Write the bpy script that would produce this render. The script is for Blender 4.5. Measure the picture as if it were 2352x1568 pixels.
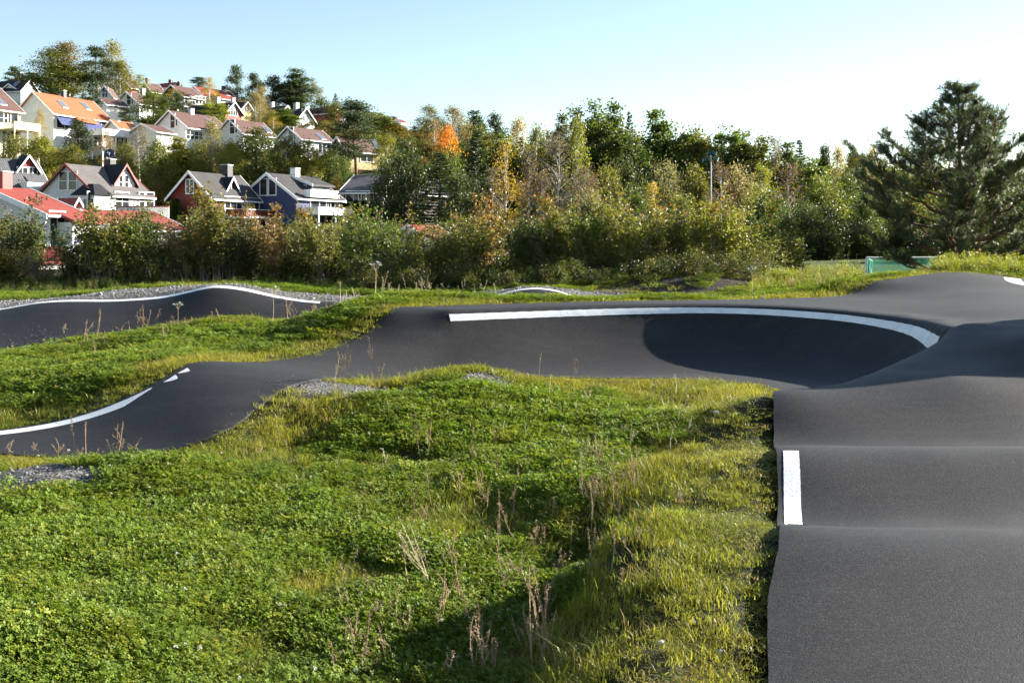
import bpy, bmesh, math, random
import numpy as np
from mathutils import Vector, Matrix

for o in list(bpy.data.objects):
    bpy.data.objects.remove(o, do_unlink=True)
SC = bpy.context.scene
COL = SC.collection
RNG = np.random.default_rng(7)
random.seed(7)

# ------------------------------------------------------------------ camera
EYE = 2.2                       # eye height above the lowest part of the track
FOC = 2500.0                    # focal length in units of a 2352 wide frame
HX, HY = 1176.0, 560.0          # principal column and horizon row in that frame
cam_d = bpy.data.cameras.new('camera')
cam_d.sensor_width = 36.0
cam_d.lens = 36.0 * FOC / 2352.0
cam_d.shift_y = -(784.0 - HY) / 2352.0
cam_d.clip_start = 0.1
cam_d.clip_end = 3000.0
cam = bpy.data.objects.new('camera', cam_d)
COL.objects.link(cam)
cam.location = (0, 0, EYE)
cam.rotation_euler = (math.pi / 2, 0, 0)
SC.camera = cam

# ------------------------------------------------------------------ sky, sun, exposure
SUN_AZ = 24.0                   # degrees behind the +X axis
SUN_EL = 20.0
world = bpy.data.worlds.new('World')
SC.world = world
world.use_nodes = True
wn = world.node_tree
sky = wn.nodes.new('ShaderNodeTexSky')
sky.sky_type = 'NISHITA'
sky.sun_disc = False
sky.sun_elevation = math.radians(SUN_EL)
sky.sun_rotation = math.radians(90 - SUN_AZ)
sky.air_density = 1.0
sky.dust_density = 0.1
sky.ozone_density = 0.8
wn.links.new(sky.outputs[0], wn.nodes['Background'].inputs[0])
wn.nodes['Background'].inputs[1].default_value = 0.056
sun_d = bpy.data.lights.new('sun', 'SUN')
sun_d.energy = 5.0
sun_d.angle = math.radians(0.53)
sun_d.color = (1.0, 0.93, 0.82)
sun = bpy.data.objects.new('sun', sun_d)
COL.objects.link(sun)
_a, _e = math.radians(SUN_AZ), math.radians(SUN_EL)
SDIR = Vector((math.cos(_e) * math.cos(_a), math.cos(_e) * math.sin(_a), math.sin(_e)))
sun.rotation_euler = (-SDIR).to_track_quat('-Z', 'Y').to_euler()
sun.location = (60, 20, 40)
SC.view_settings.view_transform = 'Standard'
SC.view_settings.look = 'None'
SC.view_settings.gamma = 1.0
SC.view_settings.exposure = 2.05
SC.render.engine = 'CYCLES'
SC.cycles.use_denoising = True
SC.cycles.use_adaptive_sampling = True
SC.cycles.adaptive_threshold = 0.03
SC.cycles.adaptive_min_samples = 16
SC.cycles.max_bounces = 6
SC.cycles.diffuse_bounces = 3
SC.cycles.glossy_bounces = 2
SC.cycles.transmission_bounces = 3
SC.cycles.transparent_max_bounces = 8
SC.cycles.caustics_reflective = False
SC.cycles.caustics_refractive = False


# ------------------------------------------------------------------ helpers
BG = 1.3                        # everything beyond the hedge lies this much farther and is that much larger


def W(px, py, z):
    """pixel + height -> world point"""
    Y = (EYE - z) * FOC / (py - HY)
    return ((px - HX) / FOC * Y, Y, z)


def P(px, py, Y):
    """pixel + distance -> world point"""
    return ((px - HX) / FOC * Y, Y, EYE - (py - HY) / FOC * Y)


ZOOM = {1: (0, 80, 4.9), 2: (440, 120, 4.523), 3: (0, 330, 4.752), 4: (370, 350, 4.4377), 5: (850, 200, 3.408),
        6: (1400, 200, 3.2667), 7: (1900, 180, 3.136), 8: (0, 630, 2.94), 9: (700, 640, 2.94), 10: (1000, 850, 2.133),
        11: (800, 1250, 4.68), 12: (0, 430, 6.817), 13: (0, 1000, 2.352)}


def Z(k, x, y):
    a, b, s = ZOOM[k]
    return ((x / s + a) * 2352 / 2377, (y / s + b) * 2352 / 2377)


def smooth(a, b, x):
    t = np.clip((np.asarray(x, float) - a) / (b - a), 0, 1)
    return t * t * (3 - 2 * t)


def catmull(pts, step=0.12, closed=False):
    p = np.asarray(pts, float)
    n = len(p)
    out = []
    for i in range(n if closed else n - 1):
        if closed:
            a, b, c, d = p[(i - 1) % n], p[i], p[(i + 1) % n], p[(i + 2) % n]
        else:
            b, c = p[i], p[i + 1]
            a = p[i - 1] if i else 2 * b - c
            d = p[i + 2] if i + 2 < n else 2 * c - b
        k = max(1, int(np.linalg.norm(c - b) / step))
        # centripetal
        t0 = 0.0
        t1 = t0 + max(np.linalg.norm(b - a), 1e-6) ** 0.5
        t2 = t1 + max(np.linalg.norm(c - b), 1e-6) ** 0.5
        t3 = t2 + max(np.linalg.norm(d - c), 1e-6) ** 0.5
        for j in range(k):
            t = t1 + (t2 - t1) * j / k
            A1 = (t1 - t) / (t1 - t0) * a + (t - t0) / (t1 - t0) * b
            A2 = (t2 - t) / (t2 - t1) * b + (t - t1) / (t2 - t1) * c
            A3 = (t3 - t) / (t3 - t2) * c + (t - t2) / (t3 - t2) * d
            B1 = (t2 - t) / (t2 - t0) * A1 + (t - t0) / (t2 - t0) * A2
            B2 = (t3 - t) / (t3 - t1) * A2 + (t - t1) / (t3 - t1) * A3
            out.append((t2 - t) / (t2 - t1) * B1 + (t - t1) / (t2 - t1) * B2)
    if not closed:
        out.append(p[-1])
    return np.array(out)


def mesh_np(name, verts, faces, mats=(), smooth_shade=False, attrs=None, face_mat=None):
    """faces: ndarray (n,3|4) or a list of them"""
    me = bpy.data.meshes.new(name)
    verts = np.asarray(verts, np.float32)
    if isinstance(faces, np.ndarray):
        faces = [faces]
    faces = [np.asarray(f, np.int32) for f in faces if len(f)]
    tot = np.concatenate([np.full(len(f), f.shape[1], np.int32) for f in faces])
    start = np.concatenate([[0], np.cumsum(tot)[:-1]]).astype(np.int32)
    idx = np.concatenate([f.ravel() for f in faces]).astype(np.int32)
    me.vertices.add(len(verts))
    me.vertices.foreach_set('co', verts.ravel())
    me.loops.add(len(idx))
    me.loops.foreach_set('vertex_index', idx)
    me.polygons.add(len(tot))
    me.polygons.foreach_set('loop_start', start)
    me.polygons.foreach_set('loop_total', tot)
    if face_mat is not None:
        me.polygons.foreach_set('material_index', np.asarray(face_mat, np.int32))
    me.polygons.foreach_set('use_smooth', np.full(len(tot), bool(smooth_shade)))
    for m in mats:
        me.materials.append(m)
    for k, (dom, arr) in (attrs or {}).items():
        a = me.attributes.new(k, 'FLOAT', dom)
        a.data.foreach_set('value', np.asarray(arr, np.float32).ravel())
    me.update(calc_edges=True)
    me.validate()
    return me


def link(name, me, parent=None, label=None, cat=None, group=None, kind=None, loc=None, rot=None, scale=None):
    o = bpy.data.objects.new(name, me)
    COL.objects.link(o)
    if parent is not None:
        o.parent = parent
    if loc is not None:
        o.location = loc
    if rot is not None:
        o.rotation_euler = rot
    if scale is not None:
        o.scale = scale
    if label: o['label'] = label
    if cat: o['category'] = cat
    if group: o['group'] = group
    if kind: o['kind'] = kind
    return o


# ------------------------------------------------------------------ node helpers
def new_mat(name):
    m = bpy.data.materials.new(name)
    m.use_nodes = True
    nt = m.node_tree
    nt.nodes.clear()
    out = nt.nodes.new('ShaderNodeOutputMaterial')
    return m, nt, out


def N(nt, t, inp=None, **kw):
    n = nt.nodes.new('ShaderNode' + t)
    for k, v in kw.items():
        setattr(n, k, v)
    for k, v in (inp or {}).items():
        if isinstance(v, bpy.types.NodeSocket):
            nt.links.new(v, n.inputs[k])
        else:
            n.inputs[k].default_value = v
    return n


def mixc(nt, fac, a, b, blend='MIX'):
    n = nt.nodes.new('ShaderNodeMix')
    n.data_type = 'RGBA'
    n.blend_type = blend
    for s, v in ((n.inputs[0], fac), (n.inputs[6], a), (n.inputs[7], b)):
        if isinstance(v, bpy.types.NodeSocket):
            nt.links.new(v, s)
        elif isinstance(v, (int, float)):
            s.default_value = v
        else:
            s.default_value = (*v, 1.0) if len(v) == 3 else v
    return n.outputs[2]


def ramp(nt, fac, stops):
    n = nt.nodes.new('ShaderNodeValToRGB')
    el = n.color_ramp.elements
    while len(el) < len(stops):
        el.new(0.5)
    for e, (p, c) in zip(el, stops):
        e.position = p
        e.color = (c, c, c, 1) if isinstance(c, (int, float)) else (*c, 1)
    nt.links.new(fac, n.inputs[0])
    return n.outputs[0]


def math_n(nt, op, a, b=0.0):
    n = nt.nodes.new('ShaderNodeMath')
    n.operation = op
    for i, v in enumerate((a, b)):
        if isinstance(v, bpy.types.NodeSocket):
            nt.links.new(v, n.inputs[i])
        else:
            n.inputs[i].default_value = v
    return n.outputs[0]


MATS = {}


def plain(name, col, rough=0.6, metal=0.0, noise=0.12, scale=6.0, bump=0.0, spec=0.4):
    if name in MATS:
        return MATS[name]
    m, nt, out = new_mat(name)
    tc = N(nt, 'TexCoord')
    nz = N(nt, 'TexNoise', {'Vector': tc.outputs['Object'], 'Scale': scale, 'Detail': 4.0, 'Roughness': 0.6})
    lo = tuple(c * (1 - noise) for c in col)
    hi = tuple(min(1, c * (1 + noise)) for c in col)
    c = mixc(nt, ramp(nt, nz.outputs[0], [(0.3, 0.0), (0.7, 1.0)]), lo, hi)
    b = N(nt, 'BsdfPrincipled', {'Base Color': c, 'Roughness': rough, 'Metallic': metal, 'Specular IOR Level': spec})
    if bump:
        bp = N(nt, 'Bump', {'Strength': bump, 'Distance': 0.02, 'Height': nz.outputs[0]})
        nt.links.new(bp.outputs[0], b.inputs['Normal'])
    nt.links.new(b.outputs[0], out.inputs[0])
    MATS[name] = m
    return m
# ------------------------------------------------------------------ terrain heights
def far_h(x, y):
    x = np.asarray(x, float); y = np.asarray(y, float)
    base = -0.1 + 0.9 * smooth(15, 28, y)
    x = x / BG; y = y / BG
    lower = 7.0 * smooth(-58, -18, x) * smooth(140, 205, y)
    h = -lower + 3.2 * smooth(68, 100, y) + 23.0 * np.clip((y - 100) / 92.0, 0, 1) + 5.0 * smooth(185, 245, y)
    g = 0.12 + 0.88 * smooth(12, -14, x)
    right_knoll = 2.6 * smooth(60, 140, y) * smooth(5, 40, x)
    return base + (h * g + right_knoll) * BG


# rails: inner (near) edge of the left track and berm, image position + height
I_px = [(-500, 1015, -.1), (-200, 1028, -.1), (0, 1040, -.1), (210, 1052, -.12), (400, 1030, -.05), (520, 985, .1), (590, 935, .25),
        (640, 895, .38), (690, 877, .42), (760, 868, .4), (880, 880, .25), (1000, 850, .42), (1090, 838, .5), (1180, 858, .35),
        (1300, 867, .27), (1450, 868, .25), (1600, 870, .22), (1700, 880, .2), (1768, 891, .2)]
I_rail = np.array([W(*p) for p in I_px])
L_rail = np.array([(3.45, 14.3, .2), (3.18, 13.2, .28), (2.92, 12.1, .56), (2.62, 10.9, .2), (2.29, 9.4, .41), (2.0, 8.2, .12),
                   (1.74, 7.06, .36), (1.45, 6.1, .24), (1.25, 5.3, .08), (0.98, 4.2, -.02), (0.8, 3.2, -.05), (.6, 2.0, -.05)])
F_px = [(-500, 1005, 12.8), (-200, 998, 13.0), (0, 986, 13.2), (150, 960, 13.4), (250, 928, 13.6), (350, 882, 14.0), (400, 852, 14.4),
        (445, 831, 14.75), (540, 831, 15.4), (640, 827, 16.2), (720, 811, 16.9), (800, 787, 17.6), (860, 748, 18.2), (900, 712, 18.6)]
F_rail = np.array([P(*p) for p in F_px])
R_px = [(1030, 716, 18.45), (1150, 712, 18.75), (1300, 707, 19.1), (1450, 703, 19.35), (1600, 702, 19.4), (1750, 705, 19.1),
        (1900, 714, 18.4), (2020, 727, 17.5), (2110, 740, 16.5), (2165, 755, 15.4)]
R_rail = np.array([P(*p) for p in R_px])
R_in = np.array([(-1.08, 15.35, .42), (-.3, 15.4, .46), (.78, 15.7, .27), (1.73, 15.8, .25), (2.6, 15.95, .22), (3.0, 15.85, .2),
                 (3.3, 15.55, .2), (3.55, 15.3, .2), (4.1, 15.15, .25), (4.95, 15.0, .48)])
D_px = [(920, 705, 18.85), (1000, 702, 19.25), (1150, 698, 19.9), (1370, 692, 20.6), (1600, 689, 21.2), (1800, 685, 22.0), (1962, 674, 23.0),
        (2000, 648, 23.5), (2080, 636, 24.0), (2200, 625, 24.5), (2352, 640, 24.2)]
D_rail = np.array([P(*p) for p in D_px] + [(13.0, 23.6, 1.2)])
# second run behind: lower edge and banked upper edge
S_lo_px = [(-400, 850, 21.2), (-200, 828, 21.3), (0, 806, 21.6), (120, 782, 21.9), (250, 778, 22.1), (400, 774, 22.3), (560, 760, 22.4), (700, 750, 22.6),
           (850, 735, 22.9), (1000, 724, 23.2), (1150, 714, 23.4), (1300, 710, 23.5), (1450, 707, 23.5)]
S_lo = np.array([P(*p) for p in S_lo_px])
S_hi_px = [(-400, 702, 24.0), (-200, 700, 24.2), (0, 689, 24.3), (80, 682, 24.3), (230, 691, 24.3), (380, 682, 24.3), (440, 669, 24.3), (490, 659, 24.3),
           (560, 665, 24.3), (640, 683, 24.4), (735, 695, 24.4), (850, 699, 24.5), (1000, 694, 24.7), (1120, 685, 24.9), (1170, 671, 25.0),
           (1225, 663, 25.0), (1280, 669, 25.0), (1335, 686, 25.0), (1450, 692, 25.0)]
S_hi = np.array([P(*p) for p in S_hi_px])

ctrl = []


def addc(a, dz=0.0):
    for p in np.asarray(a, float):
        ctrl.append((p[0], p[1], p[2] + dz))


I_s, L_s, F_s, R_s, D_s = (catmull(r, 0.35) for r in (I_rail, L_rail, F_rail, R_rail, D_rail))
S_lo_s, S_hi_s = catmull(S_lo, 0.5), catmull(S_hi, 0.5)
for a in (I_s, L_s, F_s, D_s, S_lo_s, S_hi_s):
    addc(a)
# berm cross sections
def resamp(r, n):
    c = catmull(r, .05)
    t = np.linspace(0, len(c) - 1, n)
    return np.c_[[np.interp(t, np.arange(len(c)), c[:, k]) for k in range(3)]].T


NS = 40
Rc, Ri = resamp(R_rail, NS), resamp(R_in, NS)
for i in range(NS):
    r, q = Rc[i], Ri[i]
    for t in (.2, .35, .5, .65, .78, .88, .95, 1.0):
        u = max(0.0, (t - .32) / .68)
        zf = .16 + (max(q[2], .16) - .16) * max(0, 1 - t / .35)
        z = zf + (r[2] - zf) * u ** 2.9
        ctrl.append((q[0] + (r[0] - q[0]) * t, q[1] + (r[1] - q[1]) * t, z))
    tg = Rc[min(i + 1, NS - 1), :2] - Rc[max(i - 1, 0), :2]
    d = np.array((-tg[1], tg[0])) / np.linalg.norm(tg)
    ctrl.append((r[0] + d[0] * .14, r[1] + d[1] * .14, r[2] + .025))
    ctrl.append((r[0] + d[0] * .5, r[1] + d[1] * .5, r[2] + .035))
# right-hand run: rollers, diagonal crest, deck and hump
for (y, z, tilt) in ((5.3, .08, 0), (6.1, .24, 0), (7.06, .36, -.1), (8.2, .12, 0), (9.4, .41, 0), (10.8, .2, 0)):
    x0 = np.interp(y, L_rail[::-1, 1], L_rail[::-1, 0])
    for k in (.6, 1.3, 2.1, 3.0, 4.0):
        ctrl.append((x0 + k, y + tilt * k / 1.0 - .05 * k, z + .01 * k))
for y in (3.2, 4.2):
    for k in (1, 2.5, 4):
        ctrl.append((1.0 + k, y, -.03))
addc([(3.35, 12.25, .57), (3.8, 12.5, .59), (4.3, 13.0, .65), (4.75, 13.5, .71), (5.2, 14.0, .78), (5.65, 14.55, .87), (5.95, 15.0, .95)])
addc([(3.5, 13.5, .24), (4.0, 14.0, .24), (4.6, 14.8, .27)])
addc([(4.2, 11.9, .55), (5.0, 12.3, .70), (5.6, 11.9, .58), (5.8, 12.5, .72), (6.0, 13.0, .85), (6.3, 13.5, 1.02), (5.6, 13.3, .82),
      (4.8, 12.8, .70), (5.9, 13.9, .95)])
# deck at the right frame edge and beyond, under the added shading bank
addc([(7.0, 13.4, 1.08), (7.6, 13.2, 1.1), (8.4, 14.0, 1.15), (7.3, 14.3, 1.12), (7.6, 15.2, 1.13), (8.7, 16.0, 1.15), (9.5, 14, 1.15), (10.5, 13.5, 1.1),
      (8.0, 12.2, .95), (7.0, 12.4, .8), (6.35, 14.3, 1.05), (6.8, 15.6, 1.08), (7.0, 15.0, 1.1), (6.6, 16.5, 1.07), (6.3, 17.4, 1.08), (7.6, 16.4, 1.1)])
addc([P(2250, 752, 14.6), P(2300, 740, 15.3), P(2352, 700, 18.0), P(2230, 716, 17.4), P(2100, 690, 20.4), P(2000, 690, 20.6), P(2250, 672, 21.0),
      P(2352, 665, 22.0), P(2050, 664, 22.8), P(2150, 645, 23.3), P(1900, 691, 20.9), (9.5, 17.5, 1.15), (11, 20, 1.2), (9, 24, 1.5)])
# grass: island bowl in the foreground
for p in [(0, 1568, -.12), (300, 1568, -.2), (600, 1568, -.28), (850, 1568, -.32), (0, 1300, -.15), (300, 1300, -.2), (600, 1300, -.25),
          (850, 1300, -.28), (1000, 1250, -.25), (200, 1150, -.15), (500, 1150, -.18), (800, 1150, -.2), (1100, 1120, -.15), (0, 1120, -.08),
          (700, 1020, -.08), (820, 985, .06), (950, 990, .02), (1100, 960, .08), (1250, 935, .12), (1450, 930, .12), (1600, 950, .14),
          (1400, 1030, -.02), (1250, 1060, -.06), (700, 935, .22), (800, 920, .28), (930, 905, .26), (1090, 880, .36), (1180, 900, .22),
          (460, 1060, -.04), (60, 1075, .02), (130, 1100, .0)]:
    ctrl.append(W(*p))
# shoulder beside the right run and its shady slope
for y, dz in ((3.4, .0), (4.4, .02), (5.4, .04), (6.2, .02), (7.06, -.03), (7.9, .08), (8.7, .02), (9.6, -.03), (10.7, .03), (12.0, -.05), (13.2, -.02)):
    x0 = np.interp(y, L_rail[::-1, 1], L_rail[::-1, 0]); z0 = np.interp(y, L_rail[::-1, 1], L_rail[::-1, 2])
    ctrl.append((x0 - .28, y, z0 - .03 + dz * .5))
    if y < 9:
        ctrl.append((x0 - .62, y, max(z0, .17) - .02 + dz))
        ctrl.append((x0 - 1.22, y, -.20))
        ctrl.append((x0 - 1.9, y, -.28))
    elif y < 11.5:
        ctrl.append((x0 - .8, y, .14)); ctrl.append((x0 - 1.6, y, .0))
addc([(.78, 7.35, .33), (.95, 6.9, .34), (.62, 7.0, .25)])
# grass ridge between the two runs
for p in [(0, 818, 18.4), (120, 800, 19.2), (250, 775, 20.4), (350, 764, 20.9), (450, 747, 21.5), (560, 736, 21.7), (640, 742, 21.4), (720, 737, 21.3),
          (800, 714, 21.9), (900, 691, 22.0), (1000, 690, 22.1), (1100, 697, 22.3), (1250, 699, 22.4), (1370, 698, 22.3), (1500, 690, 22.5),
          (-200, 840, 18.0), (200, 860, 15.4), (0, 900, 14.9), (350, 820, 16.8), (600, 785, 18.6), (100, 930, 14.2)]:
    ctrl.append(P(*p))
# gravel shoulder behind the second run and the ground under the hedge
for p in [(0, 672, 25.6), (150, 669, 25.6), (300, 667, 25.7), (500, 652, 25.5), (600, 662, 25.8), (720, 678, 26.0), (900, 684, 26.2), (1150, 668, 26.4),
          (1225, 656, 26.3), (1320, 666, 26.4), (1450, 684, 26.5), (-300, 680, 25.6),
          (0, 655, 29), (400, 655, 29), (800, 668, 29), (1200, 660, 29.5), (1640, 634, 28.3), (1560, 652, 28.0), (1730, 650, 28.2), (1640, 668, 26.8),
          (1800, 640, 28), (1900, 655, 26.5), (1850, 626, 33), (1950, 630, 33), (2050, 652, 29), (2000, 650, 32), (2100, 648, 33), (2200, 622, 28), (2352, 632, 28), (1780, 676, 24.5),
          (2330, 624, 33)]:
    ctrl.append(P(*p))
# frame of the surveyed patch
for x in np.arange(-12, 16.1, 3.5):
    for y in (1.0,):
        ctrl.append((x, y, -.1 + (.05 if x > 1 else 0)))
    ctrl.append((x, 36.0, .85 + .35 * float(smooth(4, 9, x))))
for y in (4, 8, 12, 16, 20, 24, 28, 32):
    ctrl.append((-13, y, float(far_h(-13, y)))); ctrl.append((16, y, float(far_h(16, y)) + .3))
CT = np.array(ctrl)
_, _k = np.unique(np.round(CT[:, :2] / .06).astype(int), axis=0, return_index=True)
CT = CT[np.sort(_k)]


def tps_fit(pts, lam):
    n = len(pts)
    d = np.linalg.norm(pts[:, None, :2] - pts[None, :, :2], axis=2)
    K = np.where(d > 0, d * d * np.log(np.maximum(d, 1e-9)), 0) + lam * np.eye(n)
    Pm = np.c_[np.ones(n), pts[:, :2]]
    A = np.zeros((n + 3, n + 3))
    A[:n, :n] = K; A[:n, n:] = Pm; A[n:, :n] = Pm.T
    return np.linalg.solve(A, np.r_[pts[:, 2], 0, 0, 0])


TW = tps_fit(CT, 0.01)


def near_h(x, y):
    x = np.asarray(x, float).ravel(); y = np.asarray(y, float).ravel()
    out = np.empty(len(x))
    n = len(CT)
    for i in range(0, len(x), 4000):
        xs, ys = x[i:i + 4000], y[i:i + 4000]
        d2 = (xs[:, None] - CT[None, :, 0]) ** 2 + (ys[:, None] - CT[None, :, 1]) ** 2
        K = 0.5 * d2 * np.log(np.maximum(d2, 1e-12))
        out[i:i + 4000] = K @ TW[:n] + TW[n] + TW[n + 1] * xs + TW[n + 2] * ys
    return out


def near_w(x, y):
    x = np.asarray(x, float); y = np.asarray(y, float)
    return smooth(-13, -9, x) * smooth(16, 12.5, x) * smooth(.5, 2.0, y) * smooth(36, 30, y)


def height(x, y):
    """finished surface of the ground and the asphalt"""
    x = np.atleast_1d(np.asarray(x, float)).ravel(); y = np.atleast_1d(np.asarray(y, float)).ravel()
    w = near_w(x, y)
    h = far_h(x, y)
    m = w > 0
    if m.any():
        hn = near_h(x[m], y[m])
        h[m] = h[m] * (1 - w[m]) + hn * w[m]
    # steep bank added unseen beyond the right frame edge, shaped to shade the bay
    return h + np.interp(y, [12.6, 13.25, 13.9, 14.5, 15.7, 16.2], [0, .3, .93, 1.5, 1.5, 0]) * smooth(7.7, 8.3, x) * smooth(10.6, 9.6, x)


def hat(x, y):
    return float(height([x], [y])[0])


_gpc = {}


def ground_px(px, py, y0=3.0, y1=70.0):
    k = (px, py, y0)
    if k not in _gpc:
        _gpc[k] = _ground_px(px, py, y0, y1)
    return _gpc[k]


def _ground_px(px, py, y0=3.0, y1=70.0):
    """where the sight line through a pixel meets the ground"""
    ys = np.arange(y0, y1, .05)
    xs = (px - HX) / FOC * ys
    zs = EYE - (py - HY) / FOC * ys
    b = np.nonzero(zs <= height(xs, ys))[0]
    i = b[0] if len(b) else len(ys) - 1
    return xs[i], ys[i], hat(xs[i], ys[i])


# ------------------------------------------------------------------ asphalt outlines
poly_main = np.concatenate([
    catmull(I_rail[:, :2], .1), catmull(L_rail[:, :2], .1),
    np.array([(3.0, 1.6), (6.2, 3.0), (7.5, 8.0), (9.4, 11.5), (11.5, 14.0), (13.2, 19.0)]),
    catmull(D_rail[:, :2], .1)[::-1], catmull(F_rail[:, :2], .1)[::-1]])
_j = np.random.default_rng(3).normal(size=poly_main.shape) * .016
_j = sum(np.roll(_j, k, axis=0) for k in range(-3, 4)) / 7
poly_main = poly_main + _j
poly_back = np.concatenate([catmull(S_lo[:, :2], .12), catmull(S_hi[:, :2] + [0, .12], .12)[::-1]])


def inside(poly, x, y):
    x = np.asarray(x, float).ravel(); y = np.asarray(y, float).ravel()
    c = np.zeros(len(x), bool)
    a = poly; b = np.roll(poly, -1, axis=0)
    for (x1, y1), (x2, y2) in zip(a, b):
        if y1 == y2:
            continue
        m = (y1 > y) != (y2 > y)
        c[m] ^= x[m] < (x2 - x1) * (y[m] - y1) / (y2 - y1) + x1
    return c


def nearest(poly, x, y):
    """distance to and foot point on a closed outline"""
    a = poly; b = np.roll(poly, -1, axis=0)
    ab = b - a; l2 = np.maximum((ab ** 2).sum(1), 1e-12)
    q = np.c_[np.asarray(x, float).ravel(), np.asarray(y, float).ravel()]
    D = np.empty(len(q)); F = np.empty_like(q)
    for i in range(0, len(q), 3000):
        s = q[i:i + 3000]
        ap = s[:, None, :] - a[None]
        t = np.clip((ap * ab[None]).sum(2) / l2[None], 0, 1)
        f = a[None] + t[..., None] * ab[None]
        d = np.linalg.norm(s[:, None, :] - f, axis=2)
        k = d.argmin(1)
        D[i:i + 3000] = d[np.arange(len(s)), k]; F[i:i + 3000] = f[np.arange(len(s)), k]
    return D, F


def asphalt_mesh(name, poly, g, mat, thick=.16):
    x0, y0 = poly.min(0) - 2 * g; x1, y1 = poly.max(0) + 2 * g
    xs = np.arange(x0, x1, g); ys = np.arange(y0, y1, g)
    X, Y = np.meshgrid(xs, ys)
    ny, nx = X.shape
    ins = inside(poly, X, Y).reshape(ny, nx)
    q = np.zeros((ny - 1, nx - 1), bool)
    q |= ins[:-1, :-1] | ins[1:, :-1] | ins[:-1, 1:] | ins[1:, 1:]
    use = np.zeros((ny, nx), bool)
    use[:-1, :-1] |= q; use[1:, :-1] |= q; use[:-1, 1:] |= q; use[1:, 1:] |= q
    vid = -np.ones((ny, nx), int)
    vid[use] = np.arange(use.sum())
    vx, vy = X[use].copy(), Y[use].copy()
    o = ~ins[use]
    _, F = nearest(poly, vx[o], vy[o])
    vx[o], vy[o] = F[:, 0], F[:, 1]
    vz = height(vx, vy)
    jj, ii = np.nonzero(q)
    quads = np.c_[vid[jj, ii], vid[jj, ii + 1], vid[jj + 1, ii + 1], vid[jj + 1, ii]]
    # drop collapsed quads
    ar = np.abs((vx[quads[:, 2]] - vx[quads[:, 0]]) * (vy[quads[:, 3]] - vy[quads[:, 1]]) - (vx[quads[:, 3]] - vx[quads[:, 1]]) * (vy[quads[:, 2]] - vy[quads[:, 0]]))
    quads = quads[ar > 1e-5]
    # skirt
    e = np.concatenate([quads[:, [0, 1]], quads[:, [1, 2]], quads[:, [2, 3]], quads[:, [3, 0]]])
    key = np.sort(e, axis=1)
    _, inv, cnt = np.unique(key[:, 0] * 10_000_000 + key[:, 1], return_inverse=True, return_counts=True)
    be = e[cnt[inv] == 1]
    n = len(vx)
    bv = np.unique(be)
    mp = -np.ones(n, int); mp[bv] = n + np.arange(len(bv))
    mt = mp + len(bv)
    verts = np.concatenate([np.c_[vx, vy, vz], np.c_[vx[bv], vy[bv], vz[bv] - thick], np.c_[vx[bv], vy[bv], vz[bv]]])
    sk = np.c_[mt[be[:, 1]], mt[be[:, 0]], mp[be[:, 0]], mp[be[:, 1]]]
    me = mesh_np(name, verts, np.concatenate([quads, sk]), [mat], True)
    return me


# ------------------------------------------------------------------ asphalt, paint, ground materials
def asphalt_material():
    m, nt, out = new_mat('asphalt')
    tc = N(nt, 'TexCoord')
    co = tc.outputs['Object']
    big = N(nt, 'TexNoise', {'Vector': co, 'Scale': .9, 'Detail': 5.0, 'Roughness': .6})
    mid = N(nt, 'TexNoise', {'Vector': co, 'Scale': 26.0, 'Detail': 4.0, 'Roughness': .75})
    v = N(nt, 'TexVoronoi', {'Vector': co, 'Scale': 110.0})
    grain = N(nt, 'TexNoise', {'Vector': co, 'Scale': 90.0, 'Detail': 3.0})
    vc = N(nt, 'SeparateColor', {0: v.outputs['Color']})
    c = mixc(nt, ramp(nt, big.outputs[0], [(.3, 0.), (.7, 1.)]), (.0104, .0104, .0110), (.0175, .0174, .0182))
    c = mixc(nt, ramp(nt, vc.outputs[0], [(.5, 0.), (1., .9)]), c, (.05, .048, .047))
    c = mixc(nt, ramp(nt, grain.outputs[0], [(.38, .9), (.52, 0.)]), c, (.004, .004, .0045))
    c = mixc(nt, ramp(nt, mid.outputs[0], [(.45, 0.), (.75, .25)]), c, (.030, .029, .028))
    # dusty tracks in the hollows
    st = N(nt, 'Mapping', {'Vector': co, 'Scale': (.5, 3.0, 1.0)})
    dn = N(nt, 'TexNoise', {'Vector': st.outputs[0], 'Scale': 1.3, 'Detail': 6.0, 'Roughness': .65})
    c = mixc(nt, ramp(nt, dn.outputs[0], [(.5, 0.), (.8, .45)]), c, (.044, .042, .040))
    h = math_n(nt, 'ADD', math_n(nt, 'MULTIPLY', v.outputs['Distance'], -1.0), grain.outputs[0])
    bp = N(nt, 'Bump', {'Strength': .3, 'Distance': .004, 'Height': h})
    b = N(nt, 'BsdfPrincipled', {'Base Color': c, 'Roughness': .66, 'Specular IOR Level': .26, 'Normal': bp.outputs[0]})
    nt.links.new(b.outputs[0], out.inputs[0])
    return m


def paint_material():
    m, nt, out = new_mat('line_paint')
    tc = N(nt, 'TexCoord')
    n1 = N(nt, 'TexNoise', {'Vector': tc.outputs['Object'], 'Scale': 60.0, 'Detail': 3.0})
    n2 = N(nt, 'TexNoise', {'Vector': tc.outputs['Object'], 'Scale': 5.0, 'Detail': 5.0})
    c = mixc(nt, ramp(nt, n2.outputs[0], [(.3, 0.), (.75, 1.)]), (.8, .8, .79), (.66, .66, .65))
    c = mixc(nt, ramp(nt, n1.outputs[0], [(.60, 0.), (.70, .85)]), c, (.10, .10, .10))
    bp = N(nt, 'Bump', {'Strength': .5, 'Distance': .004, 'Height': n1.outputs[0]})
    b = N(nt, 'BsdfPrincipled', {'Base Color': c, 'Roughness': .6, 'Normal': bp.outputs[0]})
    nt.links.new(b.outputs[0], out.inputs[0])
    return m


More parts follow.
